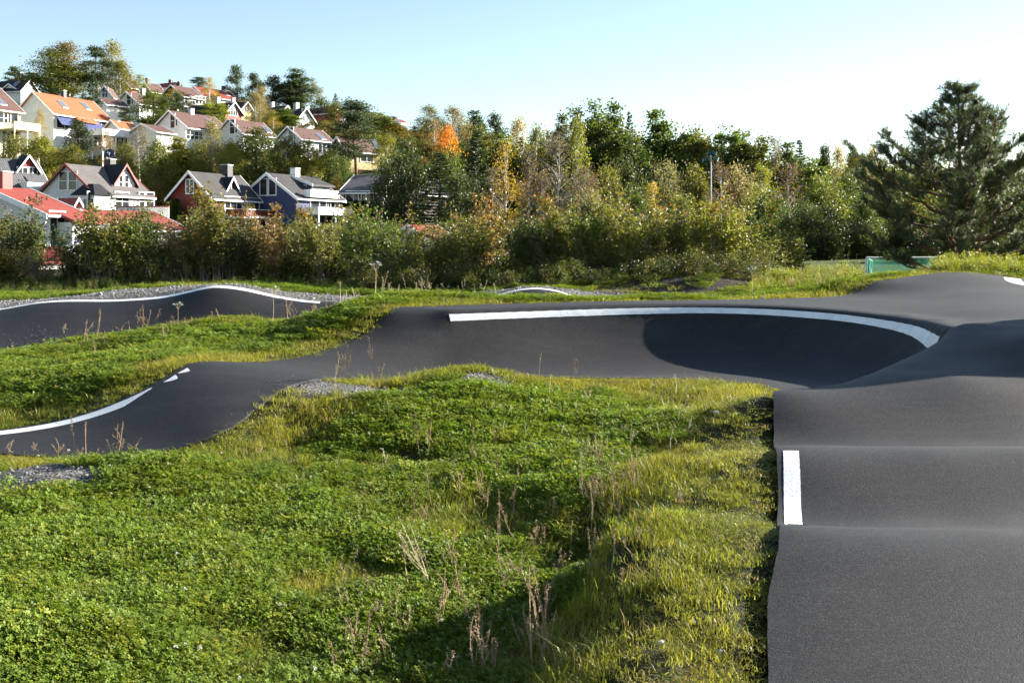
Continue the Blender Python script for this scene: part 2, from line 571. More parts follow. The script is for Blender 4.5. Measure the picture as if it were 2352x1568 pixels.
def ground_material():
    m, nt, out = new_mat('soil_and_turf')
    tc = N(nt, 'TexCoord'); co = tc.outputs['Object']
    n1 = N(nt, 'TexNoise', {'Vector': co, 'Scale': 1.4, 'Detail': 8.0, 'Roughness': .65})
    n2 = N(nt, 'TexNoise', {'Vector': co, 'Scale': 22.0, 'Detail': 5.0, 'Roughness': .7})
    n3 = N(nt, 'TexNoise', {'Vector': co, 'Scale': .06, 'Detail': 4.0})
    v = N(nt, 'TexVoronoi', {'Vector': co, 'Scale': 32.0})
    vs = N(nt, 'SeparateColor', {0: v.outputs['Color']})
    g = mixc(nt, ramp(nt, n1.outputs[0], [(.35, 0.), (.65, 1.)]), (.022, .034, .010), (.05, .062, .016))
    g = mixc(nt, ramp(nt, n2.outputs[0], [(.4, 0.), (.62, .8)]), g, (.03, .024, .016))
    field = mixc(nt, ramp(nt, n3.outputs[0], [(.35, 0.), (.65, 1.)]), (.045, .07, .014), (.085, .10, .022))
    af = N(nt, 'Attribute', attribute_name='field')
    g = mixc(nt, af.outputs['Fac'], g, field)
    st = mixc(nt, vs.outputs[0], (.10, .098, .095), (.30, .29, .28))
    st = mixc(nt, ramp(nt, v.outputs['Distance'], [(.25, 0.), (.6, .8)]), st, (.05, .046, .042))
    ag = N(nt, 'Attribute', attribute_name='gravel')
    c = mixc(nt, ag.outputs['Fac'], g, st)
    ad = N(nt, 'Attribute', attribute_name='dirt_shade')
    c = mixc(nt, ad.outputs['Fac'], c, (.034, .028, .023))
    hh = math_n(nt, 'ADD', n2.outputs[0], math_n(nt, 'MULTIPLY', v.outputs['Distance'], -.6))
    bp = N(nt, 'Bump', {'Strength': 1.0, 'Distance': .03, 'Height': hh})
    b = N(nt, 'BsdfPrincipled', {'Base Color': c, 'Roughness': .95, 'Specular IOR Level': .15, 'Normal': bp.outputs[0]})
    nt.links.new(b.outputs[0], out.inputs[0])
    return m


M_ASPH, M_PAINT, M_GROUND = asphalt_material(), paint_material(), ground_material()

track = link('asphalt_track', asphalt_mesh('asphalt_track', poly_main, .06, M_ASPH), kind='structure',
             label='black asphalt pump track with banked curve and rollers')
track_back = link('asphalt_track', asphalt_mesh('asphalt_track', poly_back, .1, M_ASPH), kind='structure',
                  label='farther black asphalt run with humps along the gravel strip')


# ------------------------------------------------------------------ painted lines
def stripe(name, left, right, parent, label=None):
    """ribbon between two plan curves, laid on the asphalt along its normal"""
    n = max(len(left), len(right))
    def res(a):
        a = np.asarray(a, float)
        d = np.r_[0, np.cumsum(np.linalg.norm(np.diff(a, axis=0), axis=1))]
        t = np.linspace(0, d[-1], n)
        return np.c_[np.interp(t, d, a[:, 0]), np.interp(t, d, a[:, 1])]
    a, b = res(left), res(right)
    rj = np.random.default_rng(len(left))
    a = a + rj.normal(size=a.shape) * .0008; b = b + rj.normal(size=b.shape) * .0008
    k = 5
    V = []
    for j in range(k):
        V.append(a * (1 - j / (k - 1)) + b * (j / (k - 1)))
    V = np.concatenate(V)
    e = .02
    z = height(V[:, 0], V[:, 1])
    nx = -(height(V[:, 0] + e, V[:, 1]) - height(V[:, 0] - e, V[:, 1])) / (2 * e)
    ny = -(height(V[:, 0], V[:, 1] + e) - height(V[:, 0], V[:, 1] - e)) / (2 * e)
    nn = np.c_[nx, ny, np.ones(len(nx))]
    nn /= np.linalg.norm(nn, axis=1)[:, None]
    co = np.c_[V, z] + nn * .004
    F = []
    for j in range(k - 1):
        i = np.arange(n - 1)
        F.append(np.c_[j * n + i, j * n + i + 1, (j + 1) * n + i + 1, (j + 1) * n + i])
    me = mesh_np(name, co, np.concatenate(F), [M_PAINT], True)
    o = link(name, me, parent, label)
    return o


def offset(curve, d):
    c = np.asarray(curve, float)[:, :2]
    t = np.gradient(c, axis=0)
    t /= np.linalg.norm(t, axis=1)[:, None]
    return c + np.c_[-t[:, 1], t[:, 0]] * d


rim = catmull(R_rail[:10], .08)
stripe('painted_line', offset(rim, -.035), offset(rim, -.135), track, 'long white line along the lip of the banked curve')
# left run: solid line that breaks up into two darts
fe = catmull(F_rail, .05)
fk = np.array([HX + FOC * p[0] / p[1] for p in fe])
seg = fe[(fk > -450) & (fk < 345)]
stripe('painted_line', offset(seg, -.10)[:-1], np.concatenate([offset(seg, -.32)[:-9], offset(seg, -.14)[-2:-1]]), track, 'white line curving along the left run, ending in two darts')
for k0, k1 in ((352, 386), (384, 418)):
    s = fe[(fk > k0) & (fk < k1)]
    L = offset(s, -.13); Rr = offset(s, -.13)
    wv = np.interp(np.arange(len(s)), [0, .35 * (len(s) - 1), len(s) - 1], [.02, .17, .005])
    nrm = offset(s, -1.13) - L
    stripe('line_dart', L, L + nrm * wv[:, None], track)
# right run, short line on the second roller face
le = catmull(L_rail, .04)
seg = le[(le[:, 1] > 7.30) & (le[:, 1] < 9.42)][::-1]
stripe('painted_line', offset(seg, -.05), offset(seg, -.18), track, 'short broad white line on the near right roller')
hi = catmull(S_hi, .1)
hk = np.array([HX + FOC * p[0] / p[1] for p in hi])
seg = hi[(hk > -420) & (hk < 738)]
stripe('painted_line', offset(seg, .09), offset(seg, -.06), track_back, 'wavy white line on top of the far left run')
seg = hi[(hk > 1118) & (hk < 1338)]
stripe('painted_line', offset(seg, .09), offset(seg, -.05), track_back, 'small white arc line over the far hump')
a = np.array([P(2333, 640, 24.0), P(2345, 650, 23.2), P(2400, 662, 22.6)])[:, :2]
seg = catmull(a, .08)
stripe('painted_line', offset(seg, .1), offset(seg, -.25), track, 'white line end at the right edge beside the hump')

# ------------------------------------------------------------------ ground sheet
def spaced(lo, hi, g, far_lo, far_hi, ratio=1.13):
    a = list(np.arange(lo, hi + 1e-6, g))
    s = g; v = lo; pre = []
    while v > far_lo:
        s *= ratio; v -= s; pre.append(v)
    s = g; v = a[-1]; post = []
    while v < far_hi:
        s = min(s * ratio, 40); v += s; post.append(v)
    return np.array(pre[::-1] + a + post)


gx = spaced(-9.0, 9.5, .085, -900, 900)
gy = spaced(2.0, 28.0, .085, -120, 1500)
GX, GY = np.meshgrid(gx, gy)
gz = height(GX, GY)
fx, fy = GX.ravel(), GY.ravel()


def fbm(x, y, s, seed=0, octaves=4):
    r = np.random.default_rng(100 + seed)
    out = np.zeros(len(x)); amp = 1.0; tot = 0
    for o in range(octaves):
        for k in range(4):
            th = r.uniform(0, 6.283); ph = r.uniform(0, 6.283); f = s * 2 ** o * r.uniform(.7, 1.3)
            out += amp * np.sin((x * np.cos(th) + y * np.sin(th)) * f + ph)
        tot += amp * 2; amp *= .55
    return out / tot


def edge_dist(x, y):
    """signed distance to the asphalt: negative inside"""
    x = np.asarray(x, float).ravel(); y = np.asarray(y, float).ravel()
    d = np.full(len(x), 9.0)
    m = (x > -12) & (x < 15) & (y > 1) & (y < 30)
    if m.any():
        r = np.full(m.sum(), 9.0)
        for pl in (poly_main, poly_back):
            dd, _ = nearest(pl, x[m], y[m])
            dd = np.where(inside(pl, x[m], y[m]), -dd, dd)
            r = np.minimum(r, dd)
        d[m] = r
    return d


def blob(x, y, px, py, Y, rx, ry):
    cx, cy, _ = P(px, py, Y)
    return np.exp(-(((x - cx) / rx) ** 2 + ((y - cy) / ry) ** 2))


def gravel_mask(x, y):
    x = np.asarray(x, float); y = np.asarray(y, float)
    g = np.zeros(len(x))
    for (px, py, rx, ry) in ((760, 888, .75, .42), (870, 897, .5, .35), (1120, 872, .42, .34), (50, 1085, .75, .36), (140, 1092, .4, .28),
                             (130, 777, 1.3, .7), (40, 800, 1.0, .7), (220, 770, .7, .4), ):
        cx, cy, _ = ground_px(px, py)
        g += 1.7 * np.exp(-(((x - cx) / rx) ** 2 + ((y - cy) / ry) ** 2))
    # gravel strip behind the second run
    yb = np.interp(x, S_hi[:, 0], S_hi[:, 1])
    strip = smooth(.0, .1, y - yb) * smooth(3.6, 2.2, y - yb + .5 * np.sin(x * .7)) * (x < 3.2)
    g = np.maximum(g, strip * 1.2)
    ylo = np.interp(x, S_lo[:, 0], S_lo[:, 1])
    g = np.maximum(g, 1.2 * smooth(-1.3, -.8, y - ylo) * smooth(.06, -.02, y - ylo) * smooth(-7.4, -8.2, x) * (x > -11.5))
    # thin gravel verge behind the deck
    yd = np.interp(x, D_rail[:, 0], D_rail[:, 1])
    g = np.maximum(g, 1.2 * smooth(.0, .05, y - yd) * smooth(.35, .15, y - yd) * (x > 2.6) * (x < 7.4))
    # asphalt edge crumbs
    return np.clip(g + .35 * fbm(x, y, 2.6, 3) - .25, 0, 1)


def dirt_shade_mask(x, y):
    d = np.zeros(len(x))
    for (px, py, Y, rx, ry) in ((1640, 655, 28.0, 2.0, 1.5), (1800, 672, 25.5, .9, .7)):
        d += 1.4 * blob(x, y, px, py, Y, rx, ry)
    for (px, py, rx, ry) in ((1540, 1225, .13, .13), (1530, 1400, .12, .2), (1490, 1490, .12, .16), (1720, 925, .25, .15), (215, 1130, .2, .12), (1505, 1300, .16, .2)):
        cx, cy, _ = ground_px(px, py)
        d += 1.1 * np.exp(-(((x - cx) / rx) ** 2 + ((y - cy) / ry) ** 2))
    pxx = HX + FOC * x / np.maximum(y, 1)
    d = d + .75 * smooth(26.3, 27.2, y) * smooth(38, 36, y) * smooth(560, 800, pxx) * smooth(1800, 1720, pxx)  # dark soil strip that also paints in the shade before the hedge
    return np.clip(d + .3 * fbm(x, y, 3.1, 9) - .3, 0, 1)


ed = edge_dist(fx, fy)
nearm = (np.abs(fx) < 16) & (fy > 0) & (fy < 40)
bump = np.zeros(len(fx))
bump[nearm] = .030 * fbm(fx[nearm], fy[nearm], 2.4, 1) + .014 * fbm(fx[nearm], fy[nearm], 9.0, 2)
gz = gz + bump * smooth(.05, .5, ed) - .02 - .06 * smooth(.2, .0, ed) * (fx > .8) * (fy < 13)
gz = np.where(ed < -.01, gz - .12, gz)
grav = np.zeros(len(fx)); grav[nearm] = gravel_mask(fx[nearm], fy[nearm])
dirt_shade = np.zeros(len(fx)); dirt_shade[nearm] = dirt_shade_mask(fx[nearm], fy[nearm])
fieldm = smooth(42, 50, fy) * smooth(2, 12, fx) * smooth(120, 95, fy)
fieldm = np.maximum(fieldm, .6 * smooth(90, 100, fy))
nyy, nxx = GX.shape
ids = np.arange(nyy * nxx).reshape(nyy, nxx)
gq = np.stack([ids[:-1, :-1], ids[:-1, 1:], ids[1:, 1:], ids[1:, :-1]], -1).reshape(-1, 4)
ground = link('ground', mesh_np('ground', np.c_[fx, fy, gz], gq, [M_GROUND], True,
              {'gravel': ('POINT', grav), 'dirt_shade': ('POINT', dirt_shade), 'field': ('POINT', fieldm)}), kind='structure')
# ------------------------------------------------------------------ foliage materials
def leaf_material(name, trans=.4, source='OBJECT', rough=.5, autumn=(.22, .095, .035), gain=1.0, spec=.35):
    m, nt, out = new_mat(name)
    if source == 'OBJECT':
        oi = N(nt, 'ObjectInfo')
        base, alpha = oi.outputs['Color'], oi.outputs['Alpha']
    else:
        at = N(nt, 'Attribute', attribute_name='tint', attribute_type='INSTANCER')
        base, alpha = at.outputs['Color'], None
    r1 = N(nt, 'Attribute', attribute_name='rnd').outputs['Fac']
    r2 = N(nt, 'Attribute', attribute_name='rnd2').outputs['Fac']
    c = mixc(nt, 1.0, base, ramp(nt, r1, [(0., .55 * gain), (.5, 1.0 * gain), (1., 1.0 * gain)]), 'MULTIPLY')
    c = mixc(nt, math_n(nt, 'MULTIPLY', r2, .35), c, mixc(nt, 1.0, c, (1.75, 1.35, .75), 'MULTIPLY'))
    if alpha is not None:
        tip = N(nt, 'Attribute', attribute_name='tip').outputs['Fac']
        th = math_n(nt, 'MULTIPLY', math_n(nt, 'SUBTRACT', 1.0, alpha), tip)
        fa = math_n(nt, 'LESS_THAN', r2, th)
        c = mixc(nt, fa, c, mixc(nt, r1, autumn, tuple(min(1, v * 1.7) for v in autumn)))
    p = N(nt, 'BsdfPrincipled', {'Base Color': c, 'Roughness': rough, 'Specular IOR Level': spec})
    t = N(nt, 'BsdfTranslucent', {'Color': mixc(nt, 1.0, c, (1.25, 1.3, .7), 'MULTIPLY')})
    mx = N(nt, 'MixShader', {0: trans, 1: p.outputs[0], 2: t.outputs[0]})
    nt.links.new(mx.outputs[0], out.inputs[0])
    return m


def bark_material(name, a, b, scale=8.0, stretch=(1, 1, .25)):
    m, nt, out = new_mat(name)
    tc = N(nt, 'TexCoord')
    mp = N(nt, 'Mapping', {'Vector': tc.outputs['Object'], 'Scale': stretch})
    n1 = N(nt, 'TexNoise', {'Vector': mp.outputs[0], 'Scale': scale, 'Detail': 6.0, 'Roughness': .7})
    c = mixc(nt, ramp(nt, n1.outputs[0], [(.4, 0.), (.6, 1.)]), a, b)
    bp = N(nt, 'Bump', {'Strength': .6, 'Distance': .03, 'Height': n1.outputs[0]})
    p = N(nt, 'BsdfPrincipled', {'Base Color': c, 'Roughness': .9, 'Specular IOR Level': .2, 'Normal': bp.outputs[0]})
    nt.links.new(p.outputs[0], out.inputs[0])
    return m


M_LEAF = leaf_material('broad_leaf', .42)
M_MAPLE = leaf_material('autumn_leaf', .42, autumn=(.50, .17, .018))
M_NEEDLE = leaf_material('needle', .3, rough=.55, spec=.3)
M_BARK = bark_material('grey_bark', (.05, .042, .035), (.12, .105, .09))
M_BIRCH = bark_material('birch_bark', (.60, .58, .54), (.42, .40, .36), 5.0, (1, 1, 3.0))
M_PINEBARK = bark_material('pine_bark', (.075, .045, .032), (.21, .11, .065))
M_TWIG = bark_material('twig_bark', (.13, .105, .09), (.22, .185, .16))


# ------------------------------------------------------------------ plant geometry
class Geo:
    def __init__(s):
        s.v = []; s.f = []; s.n = 0; s.r1 = []; s.r2 = []; s.tip = []; s.t3 = []

    def quads(s, V, r1=None, r2=None, tip=None, rng=RNG):
        """V: (n,4,3)"""
        n = len(V)
        s.v.append(V.reshape(-1, 3))
        s.f.append(s.n + np.arange(4 * n).reshape(n, 4))
        s.n += 4 * n
        s.r1.append(rng.random(n) if r1 is None else r1)
        s.r2.append(rng.random(n) if r2 is None else r2)
        s.tip.append(np.ones(n) if tip is None else tip)

    def tube(s, pts, rad, k=5):
        pts = np.asarray(pts, float); rad = np.asarray(rad, float)
        t = np.gradient(pts, axis=0)
        t /= np.maximum(np.linalg.norm(t, axis=1), 1e-9)[:, None]
        ref = np.where(np.abs(t[:, 2:3]) > .9, np.array([[1., 0, 0]]), np.array([[0, 0, 1.]]))
        a = np.cross(t, ref); a /= np.linalg.norm(a, axis=1)[:, None]
        b = np.cross(t, a)
        th = np.linspace(0, 2 * np.pi, k, endpoint=False)
        V = pts[:, None, :] + rad[:, None, None] * (a[:, None, :] * np.cos(th)[None, :, None] + b[:, None, :] * np.sin(th)[None, :, None])
        m = len(pts)
        s.v.append(V.reshape(-1, 3))
        i = np.arange(m - 1)[:, None] * k; j = np.arange(k)[None]
        q = np.stack([i + j, i + (j + 1) % k, i + k + (j + 1) % k, i + k + j], -1).reshape(-1, 4) + s.n
        s.f.append(q); s.n += m * k
        z = np.zeros(len(q))
        s.r1.append(z + .5); s.r2.append(z + .5); s.tip.append(z)

    def mesh(s, name, mats, smooth_shade=False):
        at = {'rnd': ('FACE', np.concatenate(s.r1)), 'rnd2': ('FACE', np.concatenate(s.r2)), 'tip': ('FACE', np.concatenate(s.tip))}
        return mesh_np(name, np.concatenate(s.v), np.concatenate(s.f), mats, smooth_shade, at)


def rand_dirs(n, rng):
    v = rng.normal(size=(n, 3))
    return v / np.linalg.norm(v, axis=1)[:, None]


def leaf_quads(C, size, rng, aspect=.62, up=0.0, axis=None):
    """rhombic leaves at C with random pose; up>0 lays them flatter, axis gives their long direction"""
    n = len(C)
    t = rand_dirs(n, rng) if axis is None else axis + .45 * rand_dirs(n, rng)
    t /= np.linalg.norm(t, axis=1)[:, None]
    nn = rand_dirs(n, rng)
    nn[:, 2] += up
    b = np.cross(nn, t); b /= np.maximum(np.linalg.norm(b, axis=1), 1e-6)[:, None]
    size = np.broadcast_to(np.asarray(size, float), (n,)) * rng.uniform(.7, 1.3, n)
    t = t * size[:, None] * .5; b = b * size[:, None] * .5 * aspect
    return np.stack([C - t, C + b, C + t, C - b], 1)


def limb(g, a, b, r0, r1, rng, sag=.1, k=4, m=5):
    a = np.asarray(a, float); b = np.asarray(b, float)
    s = np.linspace(0, 1, m)[:, None]
    L = np.linalg.norm(b - a)
    pts = a + (b - a) * s + np.sin(s * np.pi) * rng.normal(size=3) * sag * L * .4
    pts[:, 2] += (np.sin(s * np.pi) * sag * L)[:, 0]
    g.tube(pts, np.linspace(r0, r1, m), k)


def broad(seed, H=10., R=3., z0=.12, n=5200, clumps=70, leaf=.21, prof='round', spread=.20, mat=None, bark=None, tipmode=None, leaders=1, trunk_r=.16):
    rng = np.random.default_rng(seed)
    tr, cr = Geo(), Geo()
    def profile(t):
        if prof == 'round': return np.sin(np.pi * np.clip(t, 0, 1) ** .85) ** .75
        if prof == 'birch': return np.sin(np.pi * np.clip(t, 0, 1) ** .62) ** .9
        if prof == 'column': return np.minimum(1, 2.2 * t) ** .6 * np.minimum(1, 2.4 * (1 - t)) ** .8
        if prof == 'bush': return np.minimum(1, 1.6 * t + .35) * np.minimum(1, 2.2 * (1 - t)) ** .7
    C = []
    lead = [(0, 0, 1.0)] + [(*(rng.uniform(-.55, .55, 2) * R), rng.uniform(.74, .97)) for _ in range(leaders - 1)]
    for i in range(clumps):
        lx, ly, lh = lead[i % len(lead)]
        t = rng.uniform(.02, .98)
        rr = profile(t) * R * (1.0 if leaders == 1 else .55) * math.sqrt(rng.uniform(.12, 1.0)) * rng.uniform(.8, 1.12)
        th = rng.uniform(0, 2 * np.pi)
        C.append((lx * min(1, t * 1.6) + rr * math.cos(th), ly * min(1, t * 1.6) + rr * math.sin(th), H * (z0 + (1 - z0) * t) * (lh if t > .3 else 1)))
    C = np.array(C)
    per = rng.multinomial(n, rng.dirichlet(np.full(clumps, 3.0)))
    pts = []
    for c, k in zip(C, per):
        s = spread * R * rng.uniform(.65, 1.25)
        d = rng.normal(size=(k, 3)) * s * np.array([1, 1, .85])
        if prof in ('birch',):
            d[:, 2] = d[:, 2] * 1.3 - np.abs(d[:, 0]) * .3
        pts.append(c + d)
    pts = np.concatenate(pts)
    pts = pts[pts[:, 2] > .02 * H]
    tip = None
    if tipmode:
        tip = smooth(.62, .88, pts[:, 2] / H) if tipmode == 'top' else np.ones(len(pts))
    cr.quads(leaf_quads(pts, leaf, rng), rng=rng, tip=tip)
    # trunk and limbs
    for (lx, ly, lh) in lead:
        s = np.linspace(0, 1, 9)
        p = np.c_[lx * np.minimum(1, s * 1.6) + np.sin(s * 5 + seed) * .03 * R * s, ly * np.minimum(1, s * 1.6) + np.cos(s * 4) * .03 * R * s, s * H * .95 * lh]
        p[0, 2] = -.6
        tr.tube(p, trunk_r * (1 - .9 * s) * (1 if leaders == 1 else .75), 6)
    for c in C[rng.permutation(clumps)[:int(clumps * .55)]]:
        zb = max(.05 * H, c[2] - rng.uniform(.10, .28) * H)
        lx, ly, _ = lead[rng.integers(len(lead))]
        f = min(1, zb / H * 1.6)
        limb(tr, (lx * f, ly * f, zb), c, trunk_r * .28, trunk_r * .06, rng, .06)
    return tr.mesh('trunk', [bark or M_BARK], True), cr.mesh('crown', [mat or M_LEAF]), H, R


def bare(seed, H=11., R=2.6, twigs=1500, n=1300, leaf=.17):
    """birch that has dropped most of its leaves"""
    rng = np.random.default_rng(seed)
    tr, cr = Geo(), Geo()
    s = np.linspace(0, 1, 12)
    p = np.c_[np.sin(s * 4 + seed) * .1, np.cos(s * 3 + seed) * .1, s * H]; p[0, 2] = -.6
    tr.tube(p, .13 * (1 - .92 * s), 6)
    ends = []
    for i in range(46):
        t = rng.uniform(.25, .95); th = rng.uniform(0, 6.283)
        L = R * (1.15 - t * .85) * rng.uniform(.6, 1.1)
        a = (0, 0, t * H)
        b = np.array((L * math.cos(th), L * math.sin(th), min(H, t * H + L * rng.uniform(.5, 1.2))))
        limb(tr, a, b, .035, .008, rng, .05, 4, 5)
        ends.append((np.array(a), b))
    V = []; pts = []
    for i in range(twigs):
        a, b = ends[rng.integers(len(ends))]
        u = rng.uniform(.25, 1.0)
        c = a + (b - a) * u
        d = rng.normal(size=3) * .5 + np.array([0, 0, rng.uniform(-.5, .9)])
        d = d / np.linalg.norm(d) * rng.uniform(.4, 1.1)
        w = np.cross(d, rng.normal(size=3)); w = w / np.linalg.norm(w) * .011
        V.append([c - w, c + w, c + d + w * .3, c + d - w * .3])
        pts.append(c + d * rng.uniform(.3, 1.1))
    tw = Geo(); tw.quads(np.array(V), rng=rng)
    pts = np.array(pts)[rng.integers(len(pts), size=n)] + rng.normal(size=(n, 3)) * .12
    cr.quads(leaf_quads(pts, leaf, rng), rng=rng)
    return tr.mesh('trunk', [M_BIRCH], True), cr.mesh('crown', [M_LEAF]), H, R, tw.mesh('twigs', [M_TWIG])


def spruce(seed, H=12., R=2.4, whorls=30, dens=1.0):
    rng = np.random.default_rng(seed)
    tr, cr = Geo(), Geo()
    s = np.linspace(0, 1, 8)
    p = np.c_[s * 0, s * 0, s * H]; p[0, 2] = -.6
    tr.tube(p, .17 * (1 - .95 * s), 6)
    C = []; AX = []
    for i in range(whorls):
        t = .04 + .95 * (i / whorls) ** .9
        k = rng.integers(6, 10)
        for j in range(k):
            th = rng.uniform(0, 6.283)
            L = R * (1 - t) ** .85 * rng.uniform(.65, 1.12) + .12
            d = np.array((math.cos(th), math.sin(th), -.25 + .5 * t))
            e = np.array((0, 0, t * H)) + d * L
            e[2] += .12 * L
            if L > .6:
                tr.tube(np.array([(0, 0, t * H), e]), [.03, .008], 3)
            m = int((6 + 26 * L / R) * dens)
            u = np.sqrt(rng.random(m))[:, None]
            q = np.array((0, 0, t * H)) + (e - np.array((0, 0, t * H))) * u
            q[:, 2] += -.18 * L * (u[:, 0] * (1 - u[:, 0]))
            side = np.cross(d, (0, 0, 1.))
            q += side[None] * (rng.normal(size=(m, 1)) * .16 * L * (.4 + u)) + rng.normal(size=(m, 3)) * .05
            q[:, 2] -= rng.random(m) * .12
            C.append(q); AX.append(np.tile(d, (m, 1)))
    C = np.concatenate(C); AX = np.concatenate(AX)
    cr.quads(leaf_quads(C, .34, rng, .36, axis=AX, up=.6), rng=rng)
    return tr.mesh('trunk', [M_BARK], True), cr.mesh('crown', [M_NEEDLE]), H, R


def pine_tall(seed, H=13., R=2.8, z0=.35, pads=34, n=8000):
    rng = np.random.default_rng(seed)
    tr, cr = Geo(), Geo()
    s = np.linspace(0, 1, 9)
    p = np.c_[np.sin(s * 3 + seed) * .18, np.cos(s * 4 + seed) * .12, s * H * .97]; p[0, 2] = -.6
    tr.tube(p, .2 * (1 - .85 * s), 7)
    C = []
    per = rng.multinomial(n, rng.dirichlet(np.full(pads, 4.0)))
    for i in range(pads):
        t = rng.uniform(z0, 1.0); th = rng.uniform(0, 6.283)
        w = math.sin(math.pi * min(1, max(0, (t - z0) / (1.04 - z0))) ** .6) ** .7
        r = R * w * rng.uniform(.25, .95)
        c = np.array((r * math.cos(th), r * math.sin(th), t * H))
        limb(tr, (0, 0, max(.2 * H, c[2] - .07 * H)), c, .05, .012, rng, .05, 4, 4)
        C.append(c + rng.normal(size=(per[i], 3)) * np.array((.62, .62, .30)) * R * .34)
    C = np.concatenate(C)
    cr.quads(leaf_quads(C, .30, rng, .42), rng=rng)
    return tr.mesh('trunk', [M_PINEBARK], True), cr.mesh('crown', [M_NEEDLE]), H, R


def hedge_shrub(seed, H=2.9, R=.85, stems=15, n=3000, leaf=.085, red=.6):
    rng = np.random.default_rng(seed)
    st, cr = Geo(), Geo()
    pts = []; hh = []
    for i in range(stems):
        th = rng.uniform(0, 6.283); b = rng.uniform(0, .35)
        h = H * rng.uniform(.55, 1.0) * (1 - .25 * rng.random())
        tilt = rng.uniform(.1, .75) * R
        s = np.linspace(0, 1, 7)
        base = np.array((b * math.cos(th + 1), b * math.sin(th + 1), 0))
        p = base + np.c_[np.cos(th) * tilt * s ** 1.3, np.sin(th) * tilt * s ** 1.3, h * s] + rng.normal(size=(7, 3)) * .03 * s[:, None]
        p[0, 2] = -.2
        st.tube(p, .017 * (1 - .8 * s), 4)
        for j in range(rng.integers(5, 9)):
            u = rng.uniform(.25, .95)
            k = int(u * 6); q0 = p[k] + (p[min(6, k + 1)] - p[k]) * (u * 6 - k)
            d = np.array((math.cos(th) + rng.normal() * .9, math.sin(th) + rng.normal() * .9, rng.uniform(.5, 1.6)))
            d = d / np.linalg.norm(d) * rng.uniform(.25, .75) * (1.15 - .5 * u)
            st.tube(np.array([q0, q0 + d * .6 + rng.normal(size=3) * .02, q0 + d]), [.007, .005, .003], 3)
            m = max(4, int(n / stems / 7.5 * rng.uniform(.3, 1.8)))
            v = rng.random(m)[:, None]
            pts.append(q0 + d * v + rng.normal(size=(m, 3)) * .075)
        m = int(n / stems * .25)
        v = rng.uniform(.3, 1.03, m)
        pts.append(np.c_[np.interp(v, s, p[:, 0]), np.interp(v, s, p[:, 1]), np.interp(v, s, p[:, 2])] + rng.normal(size=(m, 3)) * .06)
    pts = np.concatenate(pts)
    keep = rng.random(len(pts)) < .35 + .65 * smooth(.12, .55, pts[:, 2] / H)
    pts = pts[keep]
    cr.quads(leaf_quads(pts, leaf, rng, .6), rng=rng, tip=smooth(.55, 1.0, pts[:, 2] / H))
    return st.mesh('stems', [M_TWIG], True), cr.mesh('foliage', [M_LEAF]), H, R


T = {}
for i in range(3):
    T['birch', i] = broad(11 + i, 10, 2.4, .10, 6500, 95, .20, 'birch', .17, bark=M_BIRCH)
    T['round', i] = broad(21 + i, 8, 3.0, .03, 8000, 100, .25, 'round', .17)
    T['aspen', i] = broad(31 + i, 13, 2.8, .06, 12000, 170, .27, 'column', .12, leaders=6)
for i in range(2):
    T['bare', i] = bare(41 + i)
    T['spruce', i] = spruce(51 + i)
    T['pine', i] = pine_tall(61 + i)
    T['thin', i] = broad(71 + i, 10, 2.0, .15, 3600, 70, .17, 'birch', .18, bark=M_BIRCH)
    T['wild', i] = broad(81 + i, 7, 3.2, .0, 9000, 130, .21, 'bush', .15, leaders=5)
T['maple', 0] = broad(91, 8, 3.0, .08, 7500, 110, .20, 'round', .14, mat=M_MAPLE, tipmode='top')
T['youngpine', 0] = pine_tall(95, 6, 2.3, .05, 40, 4200)
T['thuja', 0] = spruce(97, 3.0, .62, 30, 2.2)

COLS = {'olive': (.125, .135, .030), 'green': (.085, .125, .024), 'dark': (.042, .058, .018), 'deep': (.058, .084, .022), 'blue': (.050, .080, .042), 'yellow': (.34, .27, .04),
        'ygreen': (.19, .20, .038), 'brown': (.20, .14, .05), 'pale': (.25, .225, .10), 'orange': (.33, .15, .04), 'grey': (.18, .165, .09), 'pine': (.044, .066, .032),
        'lime': (.20, .225, .04), 'gold': (.29, .225, .04)}


def tree(kind, px, top, w, Y, col, label, name=None, autumn=0.0, group=None, base=None, var=None):
    ks = [k for k in T if k[0] == kind]
    Y = Y * BG
    t = T[kind, var if var is not None else RNG.integers(len(ks))]
    x, y, zt = P(px, top, Y)
    zb = hat(x, y) - .05 if base is None else P(px, base, Y)[2]
    h = max(1.0, zt - zb)
    r = w / 2 / FOC * Y * {'aspen': 2.1, 'birch': 1.35, 'bare': 1.35, 'spruce': 1.3, 'pine': 1.25, 'wild': 1.35, 'round': 1.15, 'thin': 1.4}.get(kind, 1.0)
    nm = name or {'birch': 'birch_tree', 'thin': 'birch_tree', 'bare': 'birch_tree', 'round': 'deciduous_tree', 'aspen': 'aspen_tree', 'spruce': 'spruce_tree', 'pine': 'pine_tree',
                  'youngpine': 'pine_tree', 'wild': 'deciduous_tree', 'maple': 'maple_tree', 'thuja': 'thuja_shrub'}[kind]
    root = link(nm, None, label=label, cat='shrub' if kind == 'thuja' else 'tree', group=group, loc=(x, y, zb), rot=(0, 0, RNG.uniform(0, 6.28)))
    sx = r / t[3]
    sc = (sx, sx, h / t[2])
    a = link('trunk', t[0], root, scale=sc)
    b = link('crown', t[1], root, scale=sc)
    c = np.array(COLS[col]) * RNG.uniform(1.05, 1.35) * np.array([RNG.uniform(.93, 1.08), 1, RNG.uniform(.9, 1.1)])
    b.color = (*c, 1.0 - autumn)
    if len(t) > 4:
        link('twigs', t[4], root, scale=sc)
    return root


